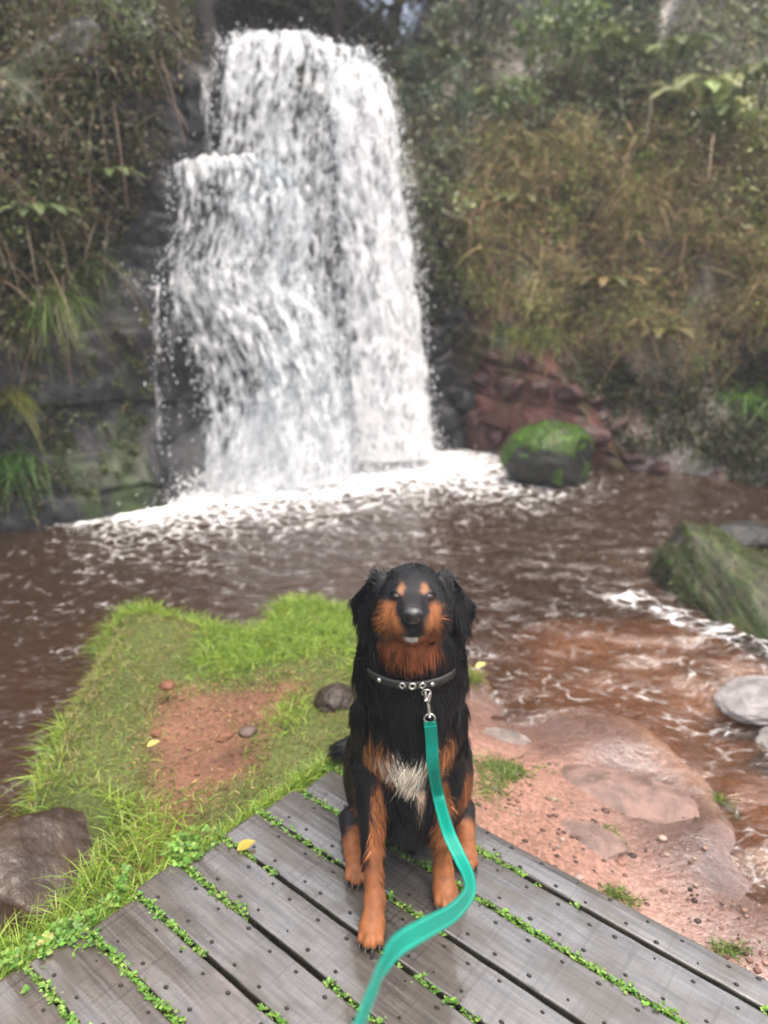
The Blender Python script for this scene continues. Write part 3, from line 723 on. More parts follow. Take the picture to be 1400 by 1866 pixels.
# coat markings: centre, radii, colour
MARKS = []
def mark(c, r, col, soft=.35): MARKS.append((np.array(c, float), np.array(r, float), np.array(col), soft))
for s in (-1, 1):
    mark((HX - .004 + s * .036, 1.285, .752), (.024, .07, .033), TAN, .45)        # muzzle sides
    mark((HX - .001 + s * .0215, 1.322, .8035), (.0085, .03, .0070), (.17, .078, .036), .8)   # brow spots
mark((HX - .002, 1.325, .672), (.060, .09, .036), RST, .4)                       # throat
mark((HX - .002, 1.30, .712), (.05, .08, .018), RST, .4)
mark((HX - .006, 1.258, .731), (.017, .03, .008), (.50, .48, .46), .4)           # white chin
mark((-.014, 1.365, .388), (.036, .085, .058), (.26, .10, .036), .4)                          # chest spots
mark((.128, 1.375, .388), (.030, .085, .060), (.26, .10, .036), .4)
mark((.044, 1.36, .393), (.056, .08, .028), CRM, .9)                             # white between them
mark((.062, 1.36, .350), (.026, .07, .052), CRM, 1.0)
mark((.082, 1.36, .285), (.012, .07, .040), (.45, .33, .24), .7)
for L in LEGS:                                                                   # tan legs from below the elbow
    for q, r in ((.35, .030), (.65, .032), (.9, .034)):
        p = np.array(L[0]) * (1 - q) + np.array(L[1]) * q; mark((p[0] + (.014 if L[0][0] < 0 else -.004), p[1] - .022, p[2]), (.013 + .008 * q, .03, .06), TAN, .5)
    mark(np.array(L[2]) + [0, 0, .012], (.045, .07, .065), TAN, .5); mark(np.array(L[3]), (.06, .07, .05), TAN, .25)
for c in ((-.066, 1.47, .03), (.199, 1.51, .03)): mark(c, (.05, .09, .055), TAN, .3)
mark((-.062, 1.50, .17), (.014, .06, .085), (.22, .075, .025), .5)
mark((.190, 1.52, .20), (.032, .06, .055), TAN, .4)
def coat(P):
    n = fbm(P * 60, 2, 71); c = np.tile(BLK, (len(P), 1))
    for m, r, col, soft in MARKS:
        d = np.linalg.norm((P - m) / r, axis=1) + .22 * n
        w_ = sstep(1 + soft * .5, 1 - soft * .5, d)[:, None]; c = c * (1 - w_) + col * w_
    c = c * (1 + .6 * fbm(P * np.array((75, 75, 32)), 4, 73))[:, None]
    # black muzzle bridge, lips and nose pad surround
    bridge = sstep(.018, .012, np.abs(P[:, 0] - HX + .004)) * sstep(.772, .782, P[:, 2] + (P[:, 1] - 1.27) * .3) * (P[:, 1] < 1.33); lip = sstep(.028, .018, np.abs(P[:, 0] - HX + .005)) * sstep(.0075, .004, np.abs(P[:, 2] - .7475)) * (P[:, 1] < 1.30)
    w_ = np.maximum(bridge, lip)[:, None]; c = c * (1 - w_) + np.array((.012, .012, .014)) * w_
    return c
def fur_len(P):
    best = np.full(len(P), 1e9); f = np.zeros(len(P))
    acc = np.zeros(len(P)); ws = np.zeros(len(P))
    for p in DOG:
        w_ = np.exp(-np.maximum(sd_one(p, P), -.005) / .012); acc += w_ * p[6]; ws += w_
    return acc / np.maximum(ws, 1e-9)
def fur_mat(name, rough):
    g = NG(name); c = g.attr('col')
    return g.fin(g.pr(Base_Color=c, Roughness=rough, Specular_IOR_Level=.26, Sheen_Weight=0.0))
M_SKIN, M_FUR = fur_mat('dog_coat', .55), fur_mat('dog_fur', .42)
ORG = (HX, 1.48, 0.0)
dog = empty('dog', ORG, 'black and tan dog with white chest streak sitting on the deck, looking up', 'dog')
b = MB(); b.add(DV, DF, coat(DV)); b.build('body', M_SKIN, dog, ORG)
def fur():
    T = np.concatenate([DF[:, [0, 1, 2]], DF[:, [0, 2, 3]]]); A, B, C = DV[T[:, 0]], DV[T[:, 1]], DV[T[:, 2]]
    ar = np.linalg.norm(np.cross(B - A, C - A), axis=1); ar = ar * (1 + 1.5 * ((A[:, 1] < 1.45) & (A[:, 2] > .6)))
    N = 60000; i = rng.choice(len(T), N, p=ar / ar.sum()); u, v = rng.random(N), rng.random(N); m = u + v > 1; u[m], v[m] = 1 - u[m], 1 - v[m]
    P = A[i] + (B - A)[i] * u[:, None] + (C - A)[i] * v[:, None]; n = norm((DNRM[T[i, 0]] + DNRM[T[i, 1]] + DNRM[T[i, 2]]))
    keep = P[:, 2] > .012
    nose = np.linalg.norm(P - np.array((HX - .005, 1.240, .793)), axis=1) < .026; keep &= ~nose
    P, n = P[keep], n[keep]; N = len(P)
    L = fur_len(P) * rng.uniform(.6, 1.25, N)
    flow = np.tile((0.0, .10, -1.0), (N, 1))
    head = sstep(.68, .74, P[:, 2]) * sstep(1.46, 1.42, P[:, 1]) * (np.abs(P[:, 0] - HX) < .072)
    away = norm(P - np.array((HX - .004, 1.20, .78))); flow = flow * (1 - head)[:, None] + away * head[:, None]
    tail = ((P[:, 1] > 1.82) & (P[:, 2] < .12))[:, None]; flow = np.where(tail, np.array((-1.0, .1, -.25)), flow)
    hind = ((P[:, 1] > 1.54) & (P[:, 2] < .5))[:, None] & ~tail; flow = np.where(hind, np.array((0, .35, -1.0)), flow)
    clump = np.stack([vnoise(P * 38, 81), vnoise(P * 38, 82), vnoise(P * 38, 83)], 1) * .8 + np.stack([vnoise(P * 11, 84), vnoise(P * 11, 85), vnoise(P * 11, 86)], 1) * .35
    flow = flow + clump * (1 - .5 * head)[:, None] + rng.normal(0, .12, (N, 3)); flow = norm(flow - n * (flow * n).sum(1, keepdims=True))
    d = norm(flow + n * rng.uniform(.10, .30, N)[:, None]); side = norm(np.cross(d, n) + rng.normal(0, .25, (N, 3)))
    droop = np.tile((0, 0, -.25), (N, 1)) * L[:, None] - n * (L * .22)[:, None]
    w_ = rng.uniform(.0016, .0038, N) * np.clip(L / .03, .5, 1.25)
    v, f = ribbons(P - n * .001, d, side, L, w_, 3, droop, .95); v[:, 2] = np.maximum(v[:, 2], .003)
    c = coat(P) * (rng.uniform(.45, 1.5, N) * (1 + .5 * vnoise(P * 45, 87)))[:, None]; c = np.repeat(c, 8, 0)
    b = MB(); b.add(v, f, c); return tag(b.build('fur', M_FUR, dog, ORG), kind=None)
fur()
# nose, eyes
iv, if_ = icos(3)
def sub_ell(name, c, r, m, col, noisef=None):
    v = iv * np.array(r) + np.array(c)
    if noisef is not None: v = noisef(v)
    b = MB(); b.add(v, if_, col); return b.build(name, m, dog, ORG)
g = NG('wet_nose'); o_ = g.obj(); M_NOSE = g.fin(g.pr(Base_Color=g.attr('col'), Roughness=.28, Specular_IOR_Level=.6, Normal=g.bump(g.noise(o_, 400, 2), .4, .002)))
def nose_shape(v):
    q = v - np.array((HX - .005, 1.237, .793))
    q[:, 0] *= 1 + .28 * sstep(-.01, .014, q[:, 2])                       # wider on top
    for s in (-1, 1):
        d = np.linalg.norm((q - np.array((s * .0110, -.016, -.001))) / np.array((.0075, .02, .008)), axis=1); q[:, 1] += .009 * sstep(1, .2, d)
    q[:, 1] += .004 * sstep(.0035, 0, np.abs(q[:, 0])) * (q[:, 2] < .004)
    return q + np.array((HX - .005, 1.237, .793))
nv = nose_shape(iv * np.array((.0165, .0165, .0165)) + np.array((HX - .005, 1.237, .793)))
nc = np.tile((.016, .016, .018), (len(nv), 1))
for s in (-1, 1):
    d = np.linalg.norm((iv - norm(np.array((s * .62, -.75, -.06)))) / np.array((.42, 1, .5)), axis=1); nc[d < .75] = (.002, .002, .002)
b = MB(); b.add(nv, if_, nc); b.build('nose', M_NOSE, dog, ORG)
g = NG('dog_eye'); M_EYE = g.fin(g.pr(Base_Color=g.attr('col'), Roughness=.06, Specular_IOR_Level=.7))
for s in (-1, 1):
    c = np.array((HX - .002 + s * .0290, 1.3245, .7875)); fwd = norm(np.array((s * .18, -1, .38)))
    v = iv * .0105; a = (iv @ fwd)[:, None]; col = np.where(a > .90, (.002, .002, .002), np.where(a > .45, (.022, .010, .005), (.05, .045, .04)))
    b = MB(); b.add(v + c, if_, col); b.build('eye', M_EYE, dog, ORG)
for t, f_ in TOES:
    f_ = norm(f_); q = np.array([t - f_ * .004 + [0, 0, .003], t + f_ * .004 + [0, 0, .0015], t + f_ * .009 - [0, 0, .004]]); v, f = tube(q, [.0034, .0027, .0008], 6); b = MB(); b.add(v, f, (.006, .005, .005)); b.build('claw', M_NOSE, dog, ORG)
# collar: a band run round the neck on the skin, with metal letters-like studs in front
def neck_ring(z0, tilt, n, off):
    cx, cy = HX, 1.445; out = []
    for t in np.linspace(0, 2 * math.pi, n, endpoint=False):
        dr = np.array((math.sin(t), -math.cos(t), tilt * math.cos(t))); r = np.linspace(.02, .2, 181); P = np.array((cx, cy, z0)) + r[:, None] * dr
        sd = dog_sdf(P, NECK); k = np.argmax(sd > 0); out.append(np.array((cx, cy, z0)) + dr * (r[k] + off))
    return np.array(out)
g = NG('collar_leather'); M_COL = g.fin(g.pr(Base_Color=(.012, .014, .012, 1), Roughness=.45))
g = NG('steel'); M_STEEL = g.fin(g.pr(Base_Color=(.55, .54, .5, 1), Metallic=1.0, Roughness=.28))
R0 = neck_ring(.602, -.10, 72, .005)
def band(R, h, th):
    c0 = R.mean(0); o = norm((R - c0) * [1, 1, 0]); up = np.array((0, 0, h / 2)); V = np.stack([R - up, R - up + o * th, R + up + o * th, R + up], 1)
    i = np.arange(len(R))[:, None] * 4 + np.arange(4)[None]; j = np.roll(i, -1, 0)
    return V.reshape(-1, 3), np.stack([i, j, np.roll(j, -1, 1), np.roll(i, -1, 1)], -1).reshape(-1, 4)
b = MB(); v, f = band(R0, .017, .004); b.add(v, f); collar = b.build('collar', M_COL, dog, ORG)
def torus(c, ex, ey, R, r, n=18, m=7):
    a, q = np.meshgrid(np.linspace(0, 2 * math.pi, n, endpoint=False), np.linspace(0, 2 * math.pi, m, endpoint=False), indexing='ij'); ez = np.cross(ex, ey)
    rad = (R + r * np.cos(q))[..., None]; V = np.array(c) + rad * (np.cos(a)[..., None] * ex + np.sin(a)[..., None] * ey) + (r * np.sin(q))[..., None] * ez
    i = np.arange(n * m).reshape(n, m); j = np.roll(i, -1, 0)
    return V.reshape(-1, 3), np.stack([i, j, np.roll(j, -1, 1), np.roll(i, -1, 1)], -1).reshape(-1, 4)
for k, big in ((-7, 0), (-2, 1), (0, 2), (2, 1), (4, 0)):
    p = R0[k % 72]; o = norm((p - R0.mean(0)) * [1, 1, 0]); ex = np.cross((0, 0, 1), o); q = p + o * .0065 + np.array((0, 0, .001))
    b = MB()
    if big == 2: v, f = torus(q, ex, np.array((0, 0, 1.)), .0062, .0024)
    elif big == 1:
        v, f = torus(q, ex, np.array((0, 0, 1.)), .0066, .0026, 4, 6)
    else: v, f = iv * .0048 + q, if_
    b.add(v, f); b.build('stud', M_STEEL, collar, ORG)

# ------------------------------------------------------------------ the lead
RINGP = R0[3] + np.array((0, -.010, -.016))
lead = empty('dog_lead', tuple(RINGP), 'turquoise green webbing lead clipped to the collar and looping over the deck', 'dog lead')
def on_fur(px, py, off):
    d = ray(px, py); t = np.linspace(1.1, 2.0, 1200); P = np.array([0, 0, CAMH]) + d * t[:, None]; s = dog_sdf(P); k = np.argmax(s < off); return P[k]
CL0 = on_fur(779, 1262, .016); CL1 = on_fur(783, 1306, .018)
b = MB(); v, f = torus(RINGP + np.array((0, 0, .002)), np.array((1., 0, 0)), np.array((0, .35, -.94)), .009, .0016); b.add(v, f); b.build('ring', M_STEEL, lead, tuple(RINGP))
b = MB()
v, f = tube(catmull([RINGP + np.array((.001, -.004, -.012)), CL0 + np.array((.006, 0, 0)), CL0 + np.array((.003, 0, -.02)), CL0 + np.array((-.004, 0, -.014)), CL0 + np.array((-.004, 0, .002)), RINGP + np.array((-.002, -.004, -.014))], 26), .0028, 7); b.add(v, f)
v, f = tube([CL0 + np.array((0, 0, -.016)), (CL0 * .4 + CL1 * .6), CL1], [.0042, .0038, .0034], 8); b.add(v, f)
v, f = torus(CL1 + np.array((0, 0, -.004)), np.array((1., 0, 0)), np.array((0, .1, -1.)), .011, .0022); b.add(v, f)
b.build('snap_hook', M_STEEL, lead, tuple(RINGP))
def depth_pt(px, py, dz): return np.array([0, 0, CAMH]) + ray(px, py) * dz
LP = [CL1 + np.array((.001, -.004, -.010)), on_fur(787, 1350, .020), on_fur(790, 1400, .024), on_fur(800, 1455, .024), depth_pt(817, 1515, 1.52), depth_pt(838, 1562, 1.47), depth_pt(853, 1596, 1.40), depth_pt(854, 1628, 1.28), depth_pt(826, 1662, 1.13),
      depth_pt(772, 1693, 1.00), depth_pt(725, 1722, .92), depth_pt(697, 1762, .86), depth_pt(679, 1806, .80), depth_pt(656, 1866, .74), depth_pt(625, 1960, .66), np.array((.02, .26, .93)), np.array((.05, .12, 1.0))]
LR = catmull(LP, 170); tg = norm(np.gradient(LR, axis=0))
# facing of the webbing along its run: towards the camera, rolling over past the loop
s = np.linspace(0, len(LP) - 1, 170); view = norm(np.array([0, 0, CAMH]) - LR)
roll = np.interp(s, [0, 4, 6, 7, 8.5, 9.5, 10.3, 11, 12, 13, 16], np.radians([0, 8, 30, 40, 12, 5, 42, 68, 72, 70, 50]))
sd = norm(np.cross(tg, view)); nn = np.cross(sd, tg); side = sd * np.cos(roll)[:, None] + nn * np.sin(roll)[:, None]; nrm = np.cross(side, tg)
def strap(wd, th, off=0.0, so=0.0):
    c = LR + nrm * off + side * so; V = np.stack([c - side * wd / 2 - nrm * th / 2, c + side * wd / 2 - nrm * th / 2, c + side * wd / 2 + nrm * th / 2, c - side * wd / 2 + nrm * th / 2], 1)
    i = np.arange(170)[:, None] * 4 + np.arange(4)[None]
    return V.reshape(-1, 3), [np.stack([i[:-1], np.roll(i[:-1], -1, 1), np.roll(i[1:], -1, 1), i[1:]], -1).reshape(-1, 4), i[:1], i[-1:, ::-1]]
LU = np.concatenate([[0], np.cumsum(np.linalg.norm(np.diff(LR, axis=0), axis=1))])
g = NG('turquoise_webbing'); u = g.attr('lu', 'Vector'); wv = g.n('TexWave', {'Vector': u, 'Scale': 120.0, 'Distortion': 1.0}).outputs[1]
M_WEB = g.fin(g.pr(Base_Color=g.mix(g.ramp(wv, .2, .8), (.000, .15, .108), (.001, .24, .18)), Roughness=.42, Specular_IOR_Level=.25, Normal=g.bump(wv, .4, .001)))
b = MB(); v, f = strap(.0255, .0022); b.add(v, f); b.build('strap', M_WEB, lead, tuple(RINGP), smooth=False, attrs={'lu': np.stack([np.repeat(LU, 4), np.tile([0, .025, .025, 0], 170), np.zeros(680)], 1)})
fo = LR[2:22]; i_ = np.arange(2, 22); c_ = fo + nrm[i_] * .0024; V_ = np.stack([c_ - side[i_] * .0127 - nrm[i_] * .0011, c_ + side[i_] * .0127 - nrm[i_] * .0011, c_ + side[i_] * .0127 + nrm[i_] * .0011, c_ - side[i_] * .0127 + nrm[i_] * .0011], 1); k_ = np.arange(20)[:, None] * 4 + np.arange(4)[None]
b = MB(); b.add(V_.reshape(-1, 3), [np.stack([k_[:-1], np.roll(k_[:-1], -1, 1), np.roll(k_[1:], -1, 1), k_[1:]], -1).reshape(-1, 4), k_[:1], k_[-1:, ::-1]]); b.build('sewn_fold', M_WEB, lead, tuple(RINGP), smooth=False, attrs={'lu': np.stack([np.repeat(LU[2:22], 4), np.zeros(80), np.zeros(80)], 1)})
b = MB()
for so in (-.0088, .0088):
    for off in (.0013, -.0013):
        v, f = strap(.0011, .0005, off, so); b.add(v, f)
g = NG('pale_thread'); b.build('stitching', g.fin(g.pr(Base_Color=(.02, .40, .32, 1), Roughness=.7)), lead, tuple(RINGP), smooth=False)

# ------------------------------------------------------------------ finding the ground under a line of sight
from mathutils.bvhtree import BVHTree
def bvh(o):
    me = o.data; v = [o.matrix_world @ x.co for x in me.vertices] if False else [Vector(x.co) + Vector(o.location) for x in me.vertices]
    return BVHTree.FromPolygons(v, [tuple(p.vertices) for p in me.polygons])
TREES_B = [bvh(bpy.data.objects['ground']), bvh(bpy.data.objects['rock_face'])]
def hit(px, py):
    d = Vector(ray(px, py)).normalized(); best = None
    for t in TREES_B:
        l, n, i, ds = t.ray_cast(Vector((0, 0, CAMH)), d, 90)
        if l is not None and (best is None or ds < best[2]): best = (np.array(l), np.array(n), ds)
    if best is None: return None
    n = best[1]
    if n @ np.array(d) > 0: n = -n
    return best[0], n
def hits(box, n):
    """n random ground points seen inside a picture-shaped region (x0, y0, x1, y1) or polygon"""
    P, Nn = [], []
    if len(box) == 4 and not hasattr(box[0], '__len__'): x0, y0, x1, y1 = box; poly = None
    else: poly = np.array(box, float); x0, y0 = poly.min(0); x1, y1 = poly.max(0)
    k = 0
    while len(P) < n and k < n * 8:
        k += 1; x, y = rng.uniform(x0, x1), rng.uniform(y0, y1)
        if poly is not None and poly_sd(np.array([[x, y]]), poly)[0] < 0: continue
        h = hit(x, y)
        if h is None: continue
        P.append(h[0]); Nn.append(h[1])
    return np.array(P).reshape(-1, 3), np.array(Nn).reshape(-1, 3)
def pick(pal, n, var=.35):
    pal = np.array(pal, float); c = pal[rng.integers(0, len(pal), n)]
    return np.clip(c * rng.uniform(1 - var, 1 + var, (n, 1)) * rng.uniform(.9, 1.1, (n, 3)), .003, .9)
def leaf_cloud(b, P, Nn, per, rad, size, pal, out=.6, down=.2, twig=None, wid=.55, var=.35):
    """clumps of leaves round anchors standing off the ground along its normal"""
    k = len(P); cc = P + Nn * (rad * out)[:, None] if np.ndim(rad) else P + Nn * rad * out
    i = np.repeat(np.arange(k), per); n = len(i); r = (np.broadcast_to(rad, (k,)))[i]
    o = norm(rng.normal(0, 1, (n, 3))) * (rng.random(n) ** .5)[:, None] * r[:, None]
    ax = norm(rng.normal(0, 1, (n, 3)) + o / r[:, None] * .6 + np.array((0, 0, -down)) + Nn[i] * .5); nr = norm(rng.normal(0, .6, (n, 3)) + Nn[i] * .6 + np.array((0, 0, .7)))
    tone = rng.uniform(.65, 1.35, k)[i]; cpal = np.array(pal, float); pi = (rng.integers(0, len(pal), k)[i]); mix = rng.random(n) < .5; pi = np.where(mix, pi, rng.integers(0, len(pal), n))
    L = rng.uniform(size[0], size[1], n); c = np.clip(cpal[pi] * (tone * rng.uniform(1 - var, 1 + var, n))[:, None], .003, .9)
    v, f = leaves(cc[i] + o, ax, nr, L, L * wid); b.add(v, f, np.repeat(c, 4, 0))
    if twig:
        m = twig * k; j = np.repeat(np.arange(k), twig); rr = np.broadcast_to(rad, (k,))[j]
        root = P[j] + rng.normal(0, .3, (m, 3)) * rr[:, None]; d = norm(Nn[j] + rng.normal(0, .7, (m, 3)) + np.array((0, 0, .4))); sd = norm(np.cross(d, rng.normal(0, 1, (m, 3))))
        ln = rr * rng.uniform(.9, 2.2, m); v, f = ribbons(root, d, sd, ln, np.full(m, .007) * rng.uniform(.6, 1.6, m), 4, np.tile((0, 0, -.6), (m, 1)) * ln[:, None], .7)
        b.add(v, f, np.repeat(pick([(.10, .065, .04), (.06, .042, .03), (.16, .11, .07)], m), 10, 0))

# ------------------------------------------------------------------ undergrowth on the banks
OLIVE = [(.055, .055, .02), (.09, .078, .035), (.035, .052, .018), (.12, .088, .048), (.075, .10, .028), (.02, .026, .012), (.10, .13, .045)]
b = MB()
P, Nn = hits([(-420, -120), (330, -120), (365, 60), (300, 110), (255, 250), (235, 330), (215, 450), (185, 520), (100, 540), (40, 640), (-420, 700)], 420)
leaf_cloud(b, P, Nn, 85, rng.uniform(.10, .26, len(P)), (.02, .055), OLIVE, .55, .5, 7)
P, Nn = hits([(-300, 640), (60, 640), (120, 700), (150, 800), (110, 900), (40, 950), (-300, 960)], 60)
leaf_cloud(b, P, Nn, 60, rng.uniform(.05, .14, len(P)), (.015, .045), [(.03, .05, .014), (.05, .07, .02), (.06, .045, .025)], .5, .6, 4)
P, Nn = hits([(60, 560), (270, 560), (275, 860), (180, 900), (60, 940)], 70)
leaf_cloud(b, P, Nn, 40, rng.uniform(.025, .075, len(P)), (.012, .035), [(.03, .05, .014), (.06, .09, .025), (.05, .045, .025), (.08, .10, .03)], .4, .8, 2)
P, Nn = hits([(-300, -120), (300, -120), (260, 250), (200, 500), (100, 560), (-300, 640)], 170)
n = len(P); d = norm(Nn * .5 + rng.normal(0, .35, (n, 3)) + np.array((0, -.2, -.5))); L = rng.uniform(.2, .6, n); v, f = ribbons(P + Nn * rng.uniform(.1, .3, (n, 1)), d, norm(np.cross(d, rng.normal(0, 1, (n, 3)))), L, rng.uniform(.004, .011, n), 6, np.tile((0, 0, -.6), (n, 1)) * L[:, None], .6)
b.add(v, f, np.repeat(pick([(.11, .07, .042), (.07, .05, .03), (.13, .095, .055)], n), 14, 0))
tag(b.build('undergrowth', M_LEAF), 'tangled olive and brown undergrowth hanging over the left bank', 'undergrowth', kind='stuff')
b = MB()
GREYG = [(.20, .25, .12), (.19, .20, .13), (.115, .14, .065), (.07, .105, .05), (.15, .155, .085), (.07, .065, .042), (.14, .20, .07), (.17, .15, .085), (.20, .25, .11), (.16, .20, .12)]
P, Nn = hits([(690, -140), (1750, -140), (1750, 330), (1330, 300), (1150, 250), (1000, 290), (900, 330), (800, 420), (760, 460), (735, 360), (705, 200)], 330)
leaf_cloud(b, P, Nn, 70, rng.uniform(.16, .42, len(P)), (.03, .085), GREYG, .5, .3, 7)
P, Nn = hits([(735, 330), (800, 330), (860, 420), (850, 560), (790, 640), (775, 600), (765, 480)], 50)
leaf_cloud(b, P, Nn, 60, rng.uniform(.08, .2, len(P)), (.02, .055), [(.035, .05, .016), (.05, .07, .02), (.05, .045, .025)], .5, .6, 4)
P, Nn = hits([(760, -120), (1750, -120), (1750, 330), (1330, 300), (1150, 250), (1000, 290), (800, 420)], 240)
n = len(P); d = norm(Nn * .4 + rng.normal(0, .7, (n, 3)) + np.array((0, -.1, .5))); L = rng.uniform(.4, 1.3, n); v, f = ribbons(P + Nn * rng.uniform(.0, .3, (n, 1)), d, norm(np.cross(d, rng.normal(0, 1, (n, 3)))), L, rng.uniform(.007, .016, n), 7, np.tile((-.2, -.1, -.7), (n, 1)) * L[:, None], .7)
b.add(v, f, np.repeat(pick([(.17, .14, .09), (.11, .09, .06), (.22, .19, .13), (.14, .14, .07)], n), 16, 0))
P, Nn = hits([(900, 150), (1600, 150), (1600, 420), (1250, 330), (1120, 430), (900, 400)], 150); leaf_cloud(b, P, Nn, 70, rng.uniform(.12, .28, len(P)), (.025, .07), GREYG + [(.13, .10, .05)] * 3, .4, .3, 6)
tag(b.build('undergrowth', M_LEAF), 'grey green shrubby undergrowth covering the slope right of the waterfall', 'undergrowth', kind='stuff')
b = MB()
P, Nn = hits([(330, -140), (720, -140), (700, 120), (600, 70), (415, 75), (340, 70)], 150)
leaf_cloud(b, P, Nn, 80, rng.uniform(.18, .45, len(P)), (.04, .10), [(.05, .06, .035), (.07, .075, .05), (.04, .045, .03), (.08, .09, .05)], .5, .3, 7)
tag(b.build('undergrowth', M_LEAF), 'dull green undergrowth in the valley above the waterfall lip', 'undergrowth', kind='stuff')

P, Nn = hits([(1010, 640), (1130, 640), (1150, 730), (1060, 745)], 40); b = MB(); leaf_cloud(b, P, Nn, 45, rng.uniform(.05, .12, len(P)), (.02, .05), [(.05, .06, .02), (.08, .06, .03), (.06, .09, .025)], .4, .7, 4)
P, Nn = hits([(980, 290), (1150, 290), (1150, 430), (980, 430)], 60); leaf_cloud(b, P, Nn, 60, rng.uniform(.12, .26, len(P)), (.02, .06), [(.15, .11, .055), (.10, .115, .035), (.18, .14, .08), (.11, .15, .04)], .5, .6, 8)
tag(b.build('undergrowth', M_LEAF), 'brown green scrub filling the gaps among the bracken', 'undergrowth', kind='stuff')
# dead bracken and bramble stems matted over the right bank
def bracken():
    b = MB()
    P, Nn = hits([(860, 330), (980, 290), (1180, 270), (1400, 300), (1800, 300), (1800, 700), (1400, 640), (1250, 690), (1100, 650), (960, 640), (880, 560), (840, 450)], 1700)
    n = len(P); lift = rng.uniform(.0, .22, n) + .30 * sstep(-.2, .5, vnoise(P * 1.9, 90)); root = P + Nn * lift[:, None]
    down = norm(np.stack([-.25 + rng.normal(0, .95, n), -.65 + rng.normal(0, .45, n), rng.normal(.15, .55, n)], 1))
    K = 8; j = np.repeat(np.arange(n), K); m = n * K
    d = norm(down[j] + rng.normal(0, .55, (m, 3))); ln = rng.uniform(.12, .42, m); sd = norm(np.cross(d, rng.normal(0, 1, (m, 3))))
    v, f = ribbons(root[j] + rng.normal(0, .09, (m, 3)), d, sd, ln, rng.uniform(.003, .010, m), 5, np.stack([0 * ln, 0 * ln, -.75 * ln * rng.uniform(.05, .85, m)], 1), .75)
    pal = [(.24, .17, .085), (.16, .115, .06), (.31, .245, .14), (.08, .058, .032), (.20, .165, .07), (.14, .135, .045)]
    tone = (1 + .55 * vnoise(P * 2.2, 91))[j]; c = pick(pal, m) * tone[:, None]; b.add(v, f, np.repeat(c, 12, 0))
    k = rng.choice(n, 130); d = norm(np.stack([rng.normal(-.3, .8, 130), rng.normal(-.5, .5, 130), rng.uniform(.1, .9, 130)], 1)); L = rng.uniform(.4, .85, 130)
    v, f = ribbons(root[k], d, norm(np.cross(d, rng.normal(0, 1, (130, 3)))), L, rng.uniform(.008, .015, 130), 8, np.stack([0 * L, -.2 * L, -1.1 * L], 1), .7); b.add(v, f, np.repeat(pick([(.24, .18, .10), (.18, .12, .07), (.30, .25, .16)], 130), 18, 0))
    # shrivelled fronds and green regrowth
    leaf_cloud(b, P[::2] + Nn[::2] * lift[::2, None] * .8, Nn[::2], 58, rng.uniform(.10, .24, len(P[::2])), (.015, .055), [(.20, .145, .075), (.12, .085, .045), (.13, .15, .045), (.24, .19, .10), (.07, .09, .026), (.15, .20, .045), (.10, .15, .035), (.17, .20, .06)], .5, .8, 0, .4)
    return tag(b.build('dead_bracken', M_DRY), 'matted brown dead bracken and bramble stems draped over the right bank', 'bracken', kind='stuff')
bracken()
b = MB()
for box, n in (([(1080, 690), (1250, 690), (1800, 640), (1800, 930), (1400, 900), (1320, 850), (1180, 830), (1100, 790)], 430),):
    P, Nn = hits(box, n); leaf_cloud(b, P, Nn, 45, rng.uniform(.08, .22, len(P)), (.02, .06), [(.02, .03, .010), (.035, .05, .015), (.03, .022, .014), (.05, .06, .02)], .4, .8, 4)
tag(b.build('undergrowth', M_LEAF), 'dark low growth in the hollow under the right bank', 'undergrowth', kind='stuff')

# ------------------------------------------------------------------ single plants
def tussock(name, base, nrm, n, ln, pal, label, cat, wid=(.004, .009), spread=.05, lean=(0, 0, 0), group=None):
    base = np.array(base, float); e = empty(name, tuple(base), label, cat, group)
    root = base + rng.normal(0, spread, (n, 3)) * [1, 1, .3]; d = norm(rng.normal(0, .55, (n, 3)) + np.array(nrm) * .5 + np.array((0, 0, .8)) + np.array(lean))
    L = rng.uniform(ln * .55, ln * 1.15, n); sd = norm(np.cross(d, rng.normal(0, 1, (n, 3)))); flat = norm(d * [1, 1, 0] + np.array(lean) * .6)
    v, f = ribbons(root, d, sd, L, rng.uniform(wid[0], wid[1], n), 6, (flat * .35 + np.array((0, 0, -1.15))) * L[:, None] * rng.uniform(.5, 1.1, (n, 1)), .9)
    b = MB(); b.add(v, f, np.repeat(pick(pal, n), 14, 0)); b.build('blades', M_GRASS, e, tuple(base))
    return e
LUSH = [(.10, .17, .035), (.14, .21, .05), (.07, .12, .025), (.18, .22, .07)]
def plant_at(px, py, out=.03):
    h = hit(px, py)
    while h is None: py += 25; h = hit(px, py)
    return h[0] + h[1] * out, h[1]
p, n = plant_at(95, 545); tussock('sedge_clump', p, n, 240, .42, LUSH, 'pale green sedge clump hanging from the left rock ledge', 'sedge', (.005, .012), .06, (-.1, -.5, -.1))
p, n = plant_at(20, 850); tussock('sedge_clump', p, n, 170, .36, [(.05, .13, .025), (.07, .16, .03), (.04, .09, .02)], 'dark green grass clump low on the left bank by the water', 'sedge', (.005, .011), .07, (.1, -.3, 0))
p, n = plant_at(150, 480); tussock('sedge_clump', p, n, 120, .32, [(.05, .09, .025), (.08, .12, .03)], 'smaller dark sedge clump above the pale one on the left ledge', 'sedge', (.004, .009), .05, (.2, -.4, -.1))
p, n = plant_at(15, 720); tussock('sedge_clump', p, n, 110, .25, [(.12, .15, .02), (.16, .16, .03)], 'yellow green grass tuft at the left edge of the bank', 'sedge', (.004, .009), .05, (.2, -.4, -.1))
p, n = plant_at(1375, 730); tussock('grass_tuft', p, n, 260, .30, [(.08, .20, .02), (.12, .24, .03), (.06, .14, .02)], 'bright green grass tuft on the right bank under the bracken', 'grass', (.006, .012), .14, (-.2, -.5, 0))
